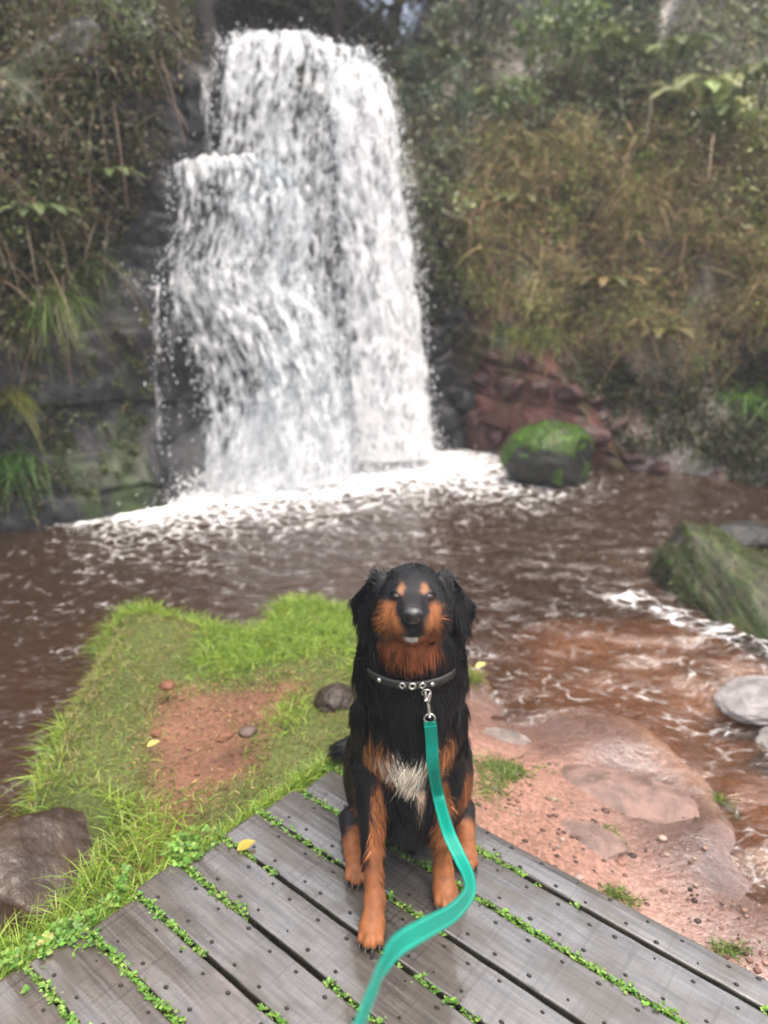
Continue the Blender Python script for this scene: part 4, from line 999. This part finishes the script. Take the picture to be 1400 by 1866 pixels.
p, n = plant_at(960, 620); tussock('grass_tuft', p, n, 240, .34, [(.11, .16, .03), (.15, .19, .04), (.09, .11, .03)], 'yellow green grass tuft drooping over the red rocks', 'grass', (.005, .011), .16, (-.3, -.5, -.1))
p, n = plant_at(825, 490); tussock('grass_tuft', p, n, 220, .30, [(.07, .13, .02), (.10, .17, .03)], 'mossy green tuft on the bank beside the waterfall', 'grass', (.005, .011), .16, (-.2, -.5, -.2))

def fern(base, nrm, n, ln, pal, label, az=(0, 6.283), lift=.9):
    base = np.array(base, float); e = empty('fern', tuple(base), label, 'fern')
    for k in range(n):
        a = az[0] + (az[1] - az[0]) * (k + rng.uniform(.2, .8)) / n; L = ln * rng.uniform(.75, 1.15); hd = np.array((math.cos(a), math.sin(a), 0)); s = np.linspace(0, 1, 20)
        c = base + hd * (L * (s * .92))[:, None] + np.array((0, 0, 1)) * (L * (lift * s - (.22 + lift * .62) * s ** 2.2))[:, None]
        b = MB(); v, f = tube(c[::2], np.linspace(.0045, .0012, 10), 4); col = pick(pal, 1)[0]; b.add(v, f, col * .8)
        q = np.linspace(.14, .99, 30); pc = np.stack([np.interp(q, s, c[:, i]) for i in range(3)], 1); tg_ = norm(np.gradient(pc, axis=0)); up = norm(np.cross(np.cross(tg_, (0, 0, 1.)), tg_)); sd_ = norm(np.cross(tg_, up))
        pl = L * .17 * np.sin(np.clip((q - .04) / .96, 0, 1) ** .75 * math.pi) ** .8 + .006
        for sg in (-1, 1):
            ax = norm(sd_ * sg + tg_ * .45 - np.array((0, 0, .15)) + rng.normal(0, .08, (30, 3)))
            v, f = leaves(pc, ax, up, pl, np.full(30, L / 30 * 1.5), .08); b.add(v, f, np.repeat(pick([col], 30, .2), 4, 0))
        b.build('frond', M_LEAF, e, tuple(base))
    return e
PALE = [(.26, .31, .13), (.21, .26, .11), (.30, .33, .17)]
DRAB = [(.09, .13, .05), (.12, .15, .06)]
for px, py, n, ln, pal, lab, az in [
    (1245, 245, 8, .95, PALE, 'large pale green fern arching over the top of the right slope', (1.9, 4.9)),
    (1310, 290, 6, .8, PALE, 'pale fern just below the largest fern on the right slope', (2.2, 5.5)),
    (1215, 175, 6, .75, DRAB + PALE[:1], 'fern with upright fronds highest on the right slope', (2.0, 5.2)),
    (905, 235, 6, .45, DRAB, 'small drab fern above the dark hollow on the right slope', (2.2, 5.6)),
    (800, 170, 6, .55, DRAB, 'dull fern on the hazy slope just right of the waterfall top', (2.2, 5.9)),
    (205, 330, 6, .30, DRAB, 'small fern on the dark rock left of the waterfall', (3.2, 6.2)),
    (1130, 150, 6, .55, DRAB, 'mid green fern between the bright shrub and the blue green shrub', (2.0, 5.4)), (1375, 215, 6, .6, PALE[:2] + DRAB, 'fern at the right end of the fern row', (2.2, 5.2)),
    (960, 420, 6, .45, [(.12, .13, .05), (.10, .11, .04)], 'dull green fern at the upper left edge of the bracken', (2.4, 5.8)), (60, 420, 6, .35, DRAB, 'small fern among the undergrowth at the left edge', (3.6, 6.4)),
    (1100, 560, 7, .5, [(.13, .10, .035), (.10, .10, .03), (.16, .13, .05)], 'browning fern among the dead bracken', (2.4, 5.6)),
    (1180, 650, 6, .45, [(.10, .10, .025), (.13, .11, .035)], 'olive fern at the lower edge of the bracken', (2.6, 5.8))]:
    p, n_ = plant_at(px, py, .26 if px > 750 else .10); fern(p, n_, n, ln, pal, lab, az)
def shrub(px, py, rad, k, per, size, pal, label, out=.6):
    p, n = plant_at(px, py, .0); e = empty('shrub', tuple(p), label, 'shrub'); top = p + n * rad * .6 + np.array((0, 0, rad * .7))
    b, sb = MB(), MB()
    C = top + rng.normal(0, 1, (k, 3)) * rad * .55
    for c in C:
        v, f = tube(catmull([p, p * .5 + c * .5 + rng.normal(0, .04, 3), c], 7), np.linspace(.010, .004, 7), 5); sb.add(v, f, (.07, .05, .035))
    leaf_cloud(b, C, np.tile((0, -.3, .7), (k, 1)), per, np.full(k, rad * .38), size, pal, .2, .1, 0, .45)
    b.build('foliage', M_LEAF, e, tuple(p)); sb.build('stems', M_BARK, e, tuple(p))
shrub(1010, 210, .42, 12, 60, (.06, .13), [(.13, .19, .06), (.17, .23, .08), (.09, .14, .05)], 'bright green leafy shrub in the middle of the right slope')
shrub(1150, 110, .45, 12, 60, (.05, .10), [(.05, .085, .06), (.08, .12, .08)], 'blue green shrub in front of the far trees, upper right')
shrub(870, 110, .45, 12, 60, (.05, .10), [(.09, .13, .08), (.12, .15, .09)], 'hazy green shrub on the far slope above the waterfall side')
shrub(760, 260, .30, 10, 60, (.04, .08), [(.04, .075, .045), (.06, .10, .06)], 'dark green shrub close beside the right edge of the falls')
shrub(210, 105, .30, 10, 60, (.03, .07), [(.12, .17, .07), (.16, .20, .10)], 'shrub with pale leaves high on the left bank')
shrub(345, 30, .22, 9, 60, (.03, .06), [(.12, .19, .05), (.09, .15, .04)], 'bright green bush beside the dark trunk above the fall')
shrub(1390, 420, .40, 12, 55, (.03, .06), [(.09, .10, .03), (.12, .12, .04), (.13, .10, .045)], 'olive shrub at the right end of the bracken')

# ------------------------------------------------------------------ trees
def tree(base, pts, r0, limbs, label, crown=None, pal=None, col=(.05, .042, .034), lsize=(.05, .11)):
    base = np.array(base, float); e = empty('tree', tuple(base), label, 'tree')
    tr = catmull([base] + [base + np.array(p) for p in pts], 24); b = MB(); v, f = tube(tr, np.linspace(r0, r0 * .35, 24), 10); b.add(v + .25 * r0 * vnoise(v * 9, 61)[:, None], f, col)
    ends = []
    for (t, dx, dy, dz, sag) in limbs:
        s0 = tr[int(t * 23)]; d = np.array((dx, dy, dz), float); L = np.linalg.norm(d)
        q = catmull([s0, s0 + d * .35 + [0, 0, sag * L], s0 + d * .7 + [0, 0, sag * L * .9], s0 + d], 14); v, f = tube(q, np.linspace(r0 * .42, .006, 14), 6); b.add(v, f, col)
        for k in range(5):
            p0 = q[rng.integers(5, 14)]; dd = norm(d + rng.normal(0, .6, 3) * L) * L * rng.uniform(.25, .5); v, f = tube(catmull([p0, p0 + dd * .5 + rng.normal(0, .03, 3), p0 + dd], 6), np.linspace(.007, .003, 6), 4); b.add(v, f, col); ends.append(p0 + dd * .7)
        ends.append(q[-1]); ends.append(q[9])
    b.build('trunk', M_BARK, e, tuple(base))
    if crown:
        E_ = np.array(ends); E_ = np.repeat(E_, 2, 0) + rng.normal(0, crown * .6, (len(E_) * 2, 3)); b = MB()
        leaf_cloud(b, E_, np.tile((0, -.2, .8), (len(E_), 1)), 55, rng.uniform(crown * .5, crown, len(E_)), lsize, pal, .1, .3, 2)
        b.build('crown', M_LEAF, e, tuple(base))
    return e
gz = lambda x, y: float(height(np.array([[x, y]]))[0])
B = at(385, 120, 6.9)
tree(B, [(-.02, .05, .6), (.03, .1, 1.4), (-.05, .2, 2.4)], .085, [(.22, 1.0, -.1, .35, .10), (.35, 1.25, .2, .2, .16), (.5, 1.4, .1, .5, .2), (.3, -.8, .1, .6, .1), (.7, .9, -.3, .6, .1), (.8, -1, .2, .5, .1)],
     'dark leaning tree with bare arching branches at the lip of the fall', .22, [(.05, .06, .03), (.07, .08, .04)], (.022, .02, .018), (.03, .07))
x, y = 3.6, 5.3
tree((x, y, gz(x, y) - .1), [(-.1, -.1, .9), (-.25, -.3, 1.9), (-.4, -.3, 3.2)], .10, [(.45, -1.1, -.4, .55, .1), (.5, -1.0, .4, .9, .1), (.6, -1.0, -.7, .3, .15), (.72, -.9, .2, 1.0, .1), (.8, .8, .2, .8, .1), (.62, .9, -.4, .6, .1)],
     'mossy tree reaching in from the right edge above the bracken', .2, [(.12, .13, .035), (.09, .11, .03)], (.10, .095, .035), (.02, .05))
FAR = [(-.6, 10.2, 'slender far tree straight above the waterfall lip'), (.9, 10.8, 'far tree right of the valley middle with a thin dark trunk'), (2.4, 10.2, 'reddish trunked far tree on the upper right slope'), (4.0, 10.0, 'far tree on the upper right slope by the edge of view'), (-2.0, 9.0, 'far tree left of the fall behind the dark trunk'),
       (.1, 13.5, 'hazy tree deepest in the valley'), (2.0, 14.0, 'hazy tree behind the reddish trunk, far up the slope'), (-1.6, 13.0, 'hazy far tree behind the lip, left of the valley middle'), (5.6, 11.0, 'broad tree at the far right of the slope'), (-3.6, 7.6, 'tree on top of the left bank')]
for k, (x, y, lab) in enumerate(FAR):
    h = rng.uniform(1.9, 2.9); lm = []
    for q in range(11):
        a = rng.uniform(0, 6.283); t = rng.uniform(.12, .98); L = rng.uniform(.6, 1.2) * (1.25 - .5 * t); lm.append((t, math.cos(a) * L, math.sin(a) * L, rng.uniform(.1, .7), .12))
    tree((x, y, gz(x, y) - .15), [(rng.normal(0, .1), rng.normal(0, .1), h * .35), (rng.normal(0, .2), rng.normal(0, .1), h * .7), (rng.normal(0, .25), 0, h)], .09, lm, lab, .42,
         [(.055, .07, .045), (.075, .085, .055), (.045, .06, .045), (.08, .07, .05)], (.11, .06, .045) if k == 2 else (.06, .05, .042), (.06, .13))

# ------------------------------------------------------------------ rocks
def rock(name, c, r, seed, rz, col, label, cat='rock', moss=None, planes=7, amp=.16, sub=5, mat=None, group=None, tiltx=0.0):
    iv, f = icos(sub); rr = np.random.default_rng(seed); v = iv.copy()
    for k in range(planes):                                            # cleaved faces
        n = norm(rr.normal(0, 1, 3)); d = rr.uniform(.62, .9); e = np.maximum(v @ n - d, 0); v = v - n * (e * .88)[:, None]
    v = v * (1 + amp * fbm(iv * 1.4 + seed, 4, seed)[:, None] + .05 * fbm(iv * 6 + seed, 3, seed + 1)[:, None]) * np.array(r)
    Rm = np.array(Matrix.Rotation(rz, 3, 'Z') @ Matrix.Rotation(tiltx, 3, 'X')); v = v @ Rm.T + np.array(c)
    cc = np.array(col) * (1 + .4 * fbm(v * 14, 4, seed + 2)[:, None]); o = (c[0], c[1], c[2] - r[2] * .6)
    e = empty(name, o, label, cat, group); b = MB(); b.add(v, f, np.clip(cc, .004, .9)); ob = b.build('stone', mat or M_ROCK, e, o)
    if moss:
        nrm = np.array([x.normal for x in ob.data.vertices]); m = moss[0](v, nrm); b = MB()
        T = f; mt = m[T].mean(1) > .35; T = T[mt]
        if len(T):
            vv = v + nrm * (.016 * np.clip(m, 0, 1) + .008 * fbm(v * 30, 2, seed + 5) * (m > .2) - .004)[:, None]; cb = pick(moss[1], len(v), .3) * (1 + .5 * fbm(v * 12, 3, seed + 4))[:, None]
            b.add(vv, T, np.clip(cb, .004, .9))
            k = rng.integers(0, len(T), 2600); P = vv[T[k]].mean(1) + rng.normal(0, .008, (2600, 3)); nn = nrm[T[k, 0]]
            d = norm(nn + rng.normal(0, .5, (2600, 3)) + [0, 0, .2]); L = rng.uniform(.012, .035, 2600); q, g_ = ribbons(P, d, norm(np.cross(d, rng.normal(0, 1, (2600, 3)))), L, L * .22, 2, np.tile((0, 0, -.4), (2600, 1)) * L[:, None], .9)
            b.add(q, g_, np.repeat(pick(moss[1], 2600), 6, 0)); b.build('moss', M_GRASS, e, o)
    return e
top = lambda th, nz=.3: (lambda v, n: sstep(th - .25, th + .25, n[:, 2] + nz * fbm(v * 7, 3, 9)))
rock('mossy_boulder', (1.285, 5.75, -.10), (.36, .30, .27), 3, .3, (.022, .024, .020), 'round dark boulder with bright green moss on top, at the foot of the right bank', moss=(top(.16, 1.3), [(.05, .13, .012), (.075, .16, .02), (.04, .08, .015), (.06, .07, .02)]), planes=4)
def block(name, pts, seed, col, label, moss, cuts=14):
    import bmesh
    bm = bmesh.new(); [bm.verts.new(p) for p in pts]; r = bmesh.ops.convex_hull(bm, input=bm.verts)
    bmesh.ops.subdivide_edges(bm, edges=bm.edges[:], cuts=cuts, use_grid_fill=True)
    for _ in range(4): bmesh.ops.smooth_vert(bm, verts=bm.verts[:], factor=.5, use_axis_x=True, use_axis_y=True, use_axis_z=True)
    bmesh.ops.triangulate(bm, faces=bm.faces[:]); bm.normal_update(); bmesh.ops.recalc_face_normals(bm, faces=bm.faces[:])
    v = np.array([x.co for x in bm.verts]); nrm = np.array([x.normal for x in bm.verts]); f = np.array([[q.index for q in x.verts] for x in bm.faces]); bm.free()
    v = v + nrm * (.035 * fbm(v * 5, 4, seed) + .012 * fbm(v * 18, 3, seed + 1))[:, None]
    c0 = v.mean(0); o = (c0[0], c0[1], v[:, 2].min()); e = empty(name, o, label, 'rock'); b = MB()
    b.add(v, f, np.clip(np.array(col) * (1 + .5 * fbm(v * 10, 4, seed + 2)[:, None]), .004, .9)); b.build('stone', M_ROCK, e, o)
    m = moss[0](v, nrm); T = f[m[f].mean(1) > .35]; b = MB(); vv = v + nrm * (.014 * m + .008 * fbm(v * 30, 2, 5) * (m > .2) - .003)[:, None]
    b.add(vv, T, np.clip(pick(moss[1], len(v), .3) * (1 + .6 * fbm(v * 12, 3, 6)[:, None]), .004, .9))
    k = rng.integers(0, len(T), 3000); P = vv[T[k]].mean(1) + rng.normal(0, .01, (3000, 3)); d = norm(nrm[T[k, 0]] + rng.normal(0, .5, (3000, 3))); L = rng.uniform(.012, .035, 3000)
    q, g_ = ribbons(P, d, norm(np.cross(d, rng.normal(0, 1, (3000, 3)))), L, L * .22, 2, np.tile((0, 0, -.4), (3000, 1)) * L[:, None], .9); b.add(q, g_, np.repeat(pick(moss[1], 3000), 6, 0)); b.build('moss', M_GRASS, e, o)
A_, B_ = on(1203, 1082, WATER - .05), on(1450, 1215, WATER - .05); E1, E2, E3 = at(1243, 946, 3.86), at(1290, 958, 3.9), at(1470, 1090, 3.25)
block('slanting_boulder', [A_, B_, A_ + [.10, .55, -.1], B_ + [.75, .35, -.1], E1, E2, E3, E3 + [.30, .12, -.10], A_ + [.02, .05, .18], (A_ + B_) / 2 + [-.04, -.03, .03]], 8, (.028, .026, .020), 'large slanting mossy boulder standing in the stream at the right edge',
      (top(.30, .9), [(.035, .055, .014), (.05, .075, .018), (.03, .035, .012), (.065, .06, .028)]))
rock('wet_boulder', (-.93, 1.66, -.22), (.21, .20, .19), 14, .4, (.040, .023, .012), 'smooth wet brown boulder beside the deck corner, lower left', planes=3, amp=.12, mat=M_GLOSSY)
rock('river_rock', (2.16, 4.35, -.22), (.20, .15, .10), 21, .2, (.03, .03, .028), 'small dark rock in the stream near the right edge, beyond the slanting boulder', planes=4)
rock('pale_slab', (1.48, 2.60, -.235), (.20, .15, .055), 26, .5, (.26, .25, .25), 'pale grey flat stone in the stream at the right edge', planes=4, mat=M_STONE)
rock('pale_slab', (1.47, 2.30, -.25), (.17, .12, .04), 27, -.3, (.23, .22, .21), 'second pale flat stone, nearer than the other at the right edge', planes=4, mat=M_STONE)
rock('river_slab', (.33, 1.97, -.19), (.125, .10, .05), 31, .1, (.22, .165, .15), 'rounded pinkish stone just right of the dog', planes=3, mat=M_STONE)
rock('river_slab', (.37, 2.30, -.235), (.16, .09, .045), 32, .0, (.20, .165, .15), 'flat wet stone in the shallows behind the rounded pinkish one', planes=3, mat=M_STONE)
rock('river_slab', (.74, 2.02, -.222), (.26, .11, .045), 33, -.35, (.19, .125, .105), 'long low bedrock slab at the edge of the riffle', planes=4, mat=M_STONE)
rock('river_slab', (.55, 1.80, -.20), (.15, .09, .035), 34, -.5, (.19, .13, .11), 'small wet slab between the long slab and the sand', planes=4, mat=M_STONE)
rock('bank_stone', (-.17, 2.30, -.075), (.085, .08, .08), 41, .4, (.035, .024, .016), 'dark brown rock in the grass just left of the dog', planes=4)
rock('bank_stone', (-.42, 2.03, .008), (.030, .024, .016), 42, .4, (.11, .075, .062), 'small grey stone on the bare earth path', planes=4, sub=3)
for k, (px, py, r) in enumerate([(305, 1252, .032), (410, 1345, .030), (285, 1338, .026)]):
    p = on(px, py, .0); rock('clay_lump', (p[0], p[1], .006), (r, r * .8, r * .45), 50 + k, k, (.20, .085, .045), ['orange clay lump at the top of the bare earth', 'orange clay lump beside the small grey stone', 'orange clay lump at the left edge of the bare earth'][k], 'clay', sub=3, mat=M_STONE)
RED = [(880, 690, .13), (930, 700, .15), (985, 705, .13), (1035, 715, .14), (1085, 730, .13), (865, 760, .12), (905, 790, .13), (1075, 790, .15), (1120, 775, .13), (1150, 830, .12), (900, 650, .10), (955, 655, .11), (1030, 660, .10), (1200, 855, .11), (1300, 875, .12)]
for px, py, r in RED:
    h = (plant_at(px, py, 0), 0); p = h[0][0]; sd_ = int(px * 7 + py)
    rock('red_rock', (p[0], p[1] - .02, p[2]), (r * (.8 + .05 * (sd_ % 9)), r * .9, r * (.45 + .05 * (sd_ % 6))), sd_, sd_ * .7, (.068, .034, .032), 'angular red rock in the scree below the right bank', sub=4, planes=14, amp=.28, tiltx=(sd_ % 7 - 3) * .12, group='red rocks of the scree below the right bank')
for px, py, r in [(800, 690, .16), (815, 760, .15), (835, 800, .12), (790, 620, .15), (848, 728, .13)]:
    h = (plant_at(px, py, 0), 0); p = h[0][0]; rock('dark_rock', (p[0], p[1], p[2]), (r, r * .85, r), int(px + py), px * .02, (.026, .028, .030), 'dark wet rock between the falls and the red scree', sub=4, group='dark wet rocks at the right foot of the falls')

# ------------------------------------------------------------------ grass on the bank, clover in the gaps
def blades(b, P, z, ln, wid, pal, lean=.5, var=.3):
    n = len(P); root = np.concatenate([P, z[:, None]], 1); d = norm(np.stack([rng.normal(0, lean, n), rng.normal(0, lean, n), np.ones(n)], 1)); L = ln * rng.uniform(.5, 1.3, n)
    sd_ = norm(np.cross(d, rng.normal(0, 1, (n, 3)))); v, f = ribbons(root, d, sd_, L, wid * rng.uniform(.7, 1.3, n), 3, np.concatenate([d[:, :2] * .6, np.full((n, 1), -.45)], 1) * L[:, None], .95)
    b.add(v, f, np.repeat(pick(pal, n, var), 8, 0))
def on_bank(n):
    lo, hi = np.array([-1.75, .9]), np.array([.32, 3.45]); P = rng.uniform(lo, hi, (n, 2)); ld = poly_sd(P, LAND); s = poly_sd(P, SOIL); nn = vnoise(np.concatenate([P * 7, np.zeros((n, 1))], 1), 95)
    dk = (P @ DN < 1.40) & (P @ DU > -1.345)
    k = (ld > -.03) & (s < .02 + .06 * nn + .12 * rng.random(n) ** 3) & ~dk & (P[:, 0] < .24) & (np.hypot(P[:, 0] + .93, P[:, 1] - 1.66) > .19)
    return P[k], ld[k], s[k]
b = MB(); P, ld, s = on_bank(80000); z = height(P) - .004
lush = sstep(-.10, .25, vnoise(np.concatenate([P * 3.2, np.zeros((len(P), 1))], 1), 96) + .9 * sstep(.6, .1, ld) - .55)
GR = [(.17, .28, .03), (.22, .33, .04), (.12, .22, .024), (.26, .33, .06)]; DRY = [(.22, .22, .06), (.17, .19, .05), (.26, .20, .09), (.15, .14, .05)]
m = rng.random(len(P)) < .16 + .72 * lush
blades(b, P[m], z[m], .035 + .05 * lush[m] + .02 * (ld[m] < .1), .0036, GR)
blades(b, P[~m], z[~m], np.full((~m).sum(), .032), .003, DRY, .8)
k = np.where(ld < .05)[0]; k = rng.choice(k, 800); blades(b, P[k] + rng.normal(0, .01, (800, 2)), z[k], rng.uniform(.06, .15, 800), .0042, GR + [(.30, .30, .16)], .9)
e_ = rng.uniform(-1.35, -.2, 2600); q = DU * -1.352 + DN * rng.uniform(.25, 1.4, 2600)[:, None] + rng.normal(0, .012, (2600, 2)); blades(b, q, np.full(2600, -.03), np.full(2600, .055), .0042, [(.20, .32, .035), (.15, .26, .03), (.25, .33, .06)])
P2, _, s2 = (lambda n: (lambda P: (P, None, poly_sd(P, SOIL)))(rng.uniform([-1.0, 1.5], [-.1, 2.7], (n, 2))))(9000); kk = (s2 > 0) & (rng.random(9000) < .22); blades(b, P2[kk], height(P2[kk]) - .003, np.full(kk.sum(), .02), .0028, DRY, .9)
tag(b.build('grass', M_GRASS), 'short bright green grass covering the bank left of the dog', 'grass', kind='stuff')
b = MB(); P = rng.uniform([-1.2, 1.3], [.1, 2.8], (5000, 2)); P = P[(poly_sd(P, SOIL) > -.08)][:420]; n = len(P); a = rng.uniform(0, 6.28, n)
v, f = leaves(np.concatenate([P, height(P)[:, None] + .003], 1), norm(np.stack([np.cos(a), np.sin(a), rng.normal(.05, .12, n)], 1)), norm(np.stack([rng.normal(0, .2, n), rng.normal(0, .2, n), np.ones(n)], 1)), rng.uniform(.008, .030, n), rng.uniform(.003, .010, n)); b.add(v, f, np.repeat(pick([(.09, .05, .03), (.20, .13, .06), (.05, .035, .022), (.28, .20, .10), (.16, .07, .035)], n), 4, 0))
tag(b.build('leaf_litter', M_DRY), 'bits of dead leaf and straw strewn on the bare earth', 'leaf litter', kind='stuff')
def gravel():
    b = MB(); iv1, f1 = icos(1); P = rng.uniform([.1, .9], [2.0, 2.2], (9000, 2)); ld = poly_sd(P, LAND); P = P[(ld > .03) & (P @ DN > 1.43) & (rng.random(9000) < .10 + .25 * (vnoise(np.concatenate([P * 4, np.zeros((9000, 1))], 1), 57) > .1))][:900]; n = len(P); r = rng.gamma(2, .0017, n).clip(.0015, .014)
    v = np.concatenate([P, height(P)[:, None] + .001], 1)[:, None] + iv1[None] * (r[:, None] * np.array([1.2, 1, .55]))[:, None] * (1 + .25 * vnoise(iv1 * 2 + 5, 4)[None, :, None]); f = (f1[None] + (np.arange(n) * len(iv1))[:, None, None]).reshape(-1, 3)
    b.add(v.reshape(-1, 3), f, np.repeat(pick([(.10, .05, .04), (.26, .16, .12), (.05, .035, .03), (.32, .24, .20), (.16, .08, .06)], n), len(iv1), 0)); tag(b.build('gravel', M_STONE), 'fine red gravel and grit on the sandy rock beside the deck', 'gravel', kind='stuff')
gravel()
def patch(px, py, r, n, ln, pal, label):
    p = on(px, py, WATER + .1); P = p[:2] + rng.normal(0, 1, (n, 2)) * np.array(r) * .5; z = height(P); e = empty('moss_tuft', (p[0], p[1], float(height(p[None, :2])[0])), label, 'moss'); b = MB(); blades(b, P, z - .004, np.full(n, ln), .0042, pal, .7); b.build('blades', M_GRASS, e, tuple(e.location))
MG = [(.09, .17, .025), (.12, .20, .03), (.07, .12, .02), (.14, .17, .04)]
patch(905, 1398, (.09, .07), 700, .045, MG, 'green moss tuft on the rock just right of the dog')
patch(890, 1440, (.05, .10), 450, .032, MG, 'lower moss strip between the dog and the deck edge')
patch(1110, 1500, (.035, .04), 240, .03, MG, 'small moss tuft in the middle of the red sand')
patch(1133, 1612, (.05, .028), 260, .03, MG, 'small moss tuft against the deck edge')
patch(1335, 1412, (.035, .03), 200, .04, MG, 'little green tuft at the far edge of the wet rock')
patch(1330, 1700, (.06, .02), 160, .03, MG, 'thin moss strip along the deck edge at the far right')
patch(858, 1212, (.05, .05), 300, .05, [(.15, .19, .03), (.20, .21, .04)], 'yellow green tuft behind the dog at the water')
def clover():
    b = MB(); C, S = [], []
    for i in range(1, len(edges) - 1):
        u = np.arange(-1.34, .72, .0042); den = vnoise(np.stack([u * 5, 0 * u + i * 9.1, 0 * u], 1), 97) + .25 * vnoise(np.stack([u * 21, 0 * u + i * 3.3, 0 * u], 1), 98)
        den += .15 + .25 * (i in (2, 5, 6, 8)) - .25 * (i == 3); k = rng.random(len(u)) < sstep(-.15, .35, den); u = u[k]
        for rep in range(2):
            n = edges[i] + rng.normal(0, .006, len(u)); P = DU * u[:, None] + DN * n[:, None]; C.append(np.concatenate([P, rng.uniform(-.016, .006, (len(u), 1))], 1)); S.append(rng.uniform(.0035, .0072, len(u)))
    n = 520; vv = .45 + .5 * rng.random(n); e = DU * (-1.362 + rng.normal(0, .028, n))[:, None] + DN * (vv + .05 * np.sin(vv * 40))[:, None]; e = e[vnoise(np.concatenate([e * 9, np.zeros((n, 1))], 1), 99) > -.15]; n = len(e); C.append(np.concatenate([e, rng.uniform(-.03, .012, (n, 1))], 1)); S.append(rng.uniform(.006, .011, n))
    C = np.concatenate(C); S = np.concatenate(S); n = len(C)
    for k in range(3):
        a = rng.uniform(0, 6.283, n) * 0 + k * 2.094 + rng.normal(0, .4, n) + np.arange(n); ax = np.stack([np.cos(a), np.sin(a), rng.normal(.15, .3, n)], 1); nr = norm(np.stack([rng.normal(0, .3, n), rng.normal(0, .3, n), np.ones(n)], 1))
        v, f = leaves(C, norm(ax), nr, S * 1.5, S * 1.35, .1); b.add(v, f, np.repeat(pick([(.10, .24, .03), (.14, .28, .04), (.07, .17, .025), (.17, .26, .05)], n), 4, 0))
    tag(b.build('clover', M_LEAF), 'small green clover growing in the gaps between the deck planks', 'clover', kind='stuff')
clover()
def leaf(px, py, z, ln, col, label):
    p = on(px, py, z); a = np.array((.8, .5, .1)); n_ = 9; s = np.linspace(0, 1, n_); w_ = ln * .32 * np.sin(s ** .8 * math.pi) + .0005; ax = norm(a); sd_ = norm(np.cross((0, 0, 1.), ax))
    c = p + ax * (s * ln)[:, None] + np.array((0, 0, 1)) * (.12 * ln * np.sin(s * 3))[:, None]; V = np.stack([c - sd_ * w_[:, None] + [0, 0, ln * .08], c, c + sd_ * w_[:, None] + [0, 0, ln * .08]], 1)
    b = MB(); b.add(V.reshape(-1, 3), grid_faces(n_, 3), col); tag(b.build('fallen_leaf', M_LEAF, None, tuple(p)), label, 'leaf')
leaf(868, 1218, -.19, .05, (.55, .52, .16), 'pale yellow leaf on the tuft behind the dog')
leaf(66, 1724, -.02, .045, (.55, .50, .20), 'pale yellow leaf beside the left corner of the deck')
leaf(432, 1552, .004, .05, (.36, .30, .05), 'yellowing leaf lying on the deck boards')
leaf(268, 1362, .02, .04, (.50, .42, .12), 'yellow leaf in the grass at the left of the bare earth')

# ------------------------------------------------------------------ mist in the gully
b = MB(); x, y, z0, z1 = 63.0, 63.0, -4.0, 12.0
b.add([(sx * x, sy * y, z) for z in (z0, z1) for sx, sy in ((-1, -1), (1, -1), (1, 1), (-1, 1))], np.array([[3, 2, 1, 0], [4, 5, 6, 7], [0, 1, 5, 4], [1, 2, 6, 5], [2, 3, 7, 6], [3, 0, 4, 7]]))
hm = bpy.data.materials.new('haze'); hm.use_nodes = True; ht = hm.node_tree; ht.nodes.clear()
ho = ht.nodes.new('ShaderNodeOutputMaterial'); hv = ht.nodes.new('ShaderNodeVolumePrincipled'); hv.inputs['Color'].default_value = (.86, .92, 1, 1); hv.inputs['Density'].default_value = .0042
ht.links.new(hv.outputs[0], ho.inputs['Volume'])
tag(b.build('haze', hm, smooth=False), 'thin damp mist filling the gully', 'haze', kind='stuff')
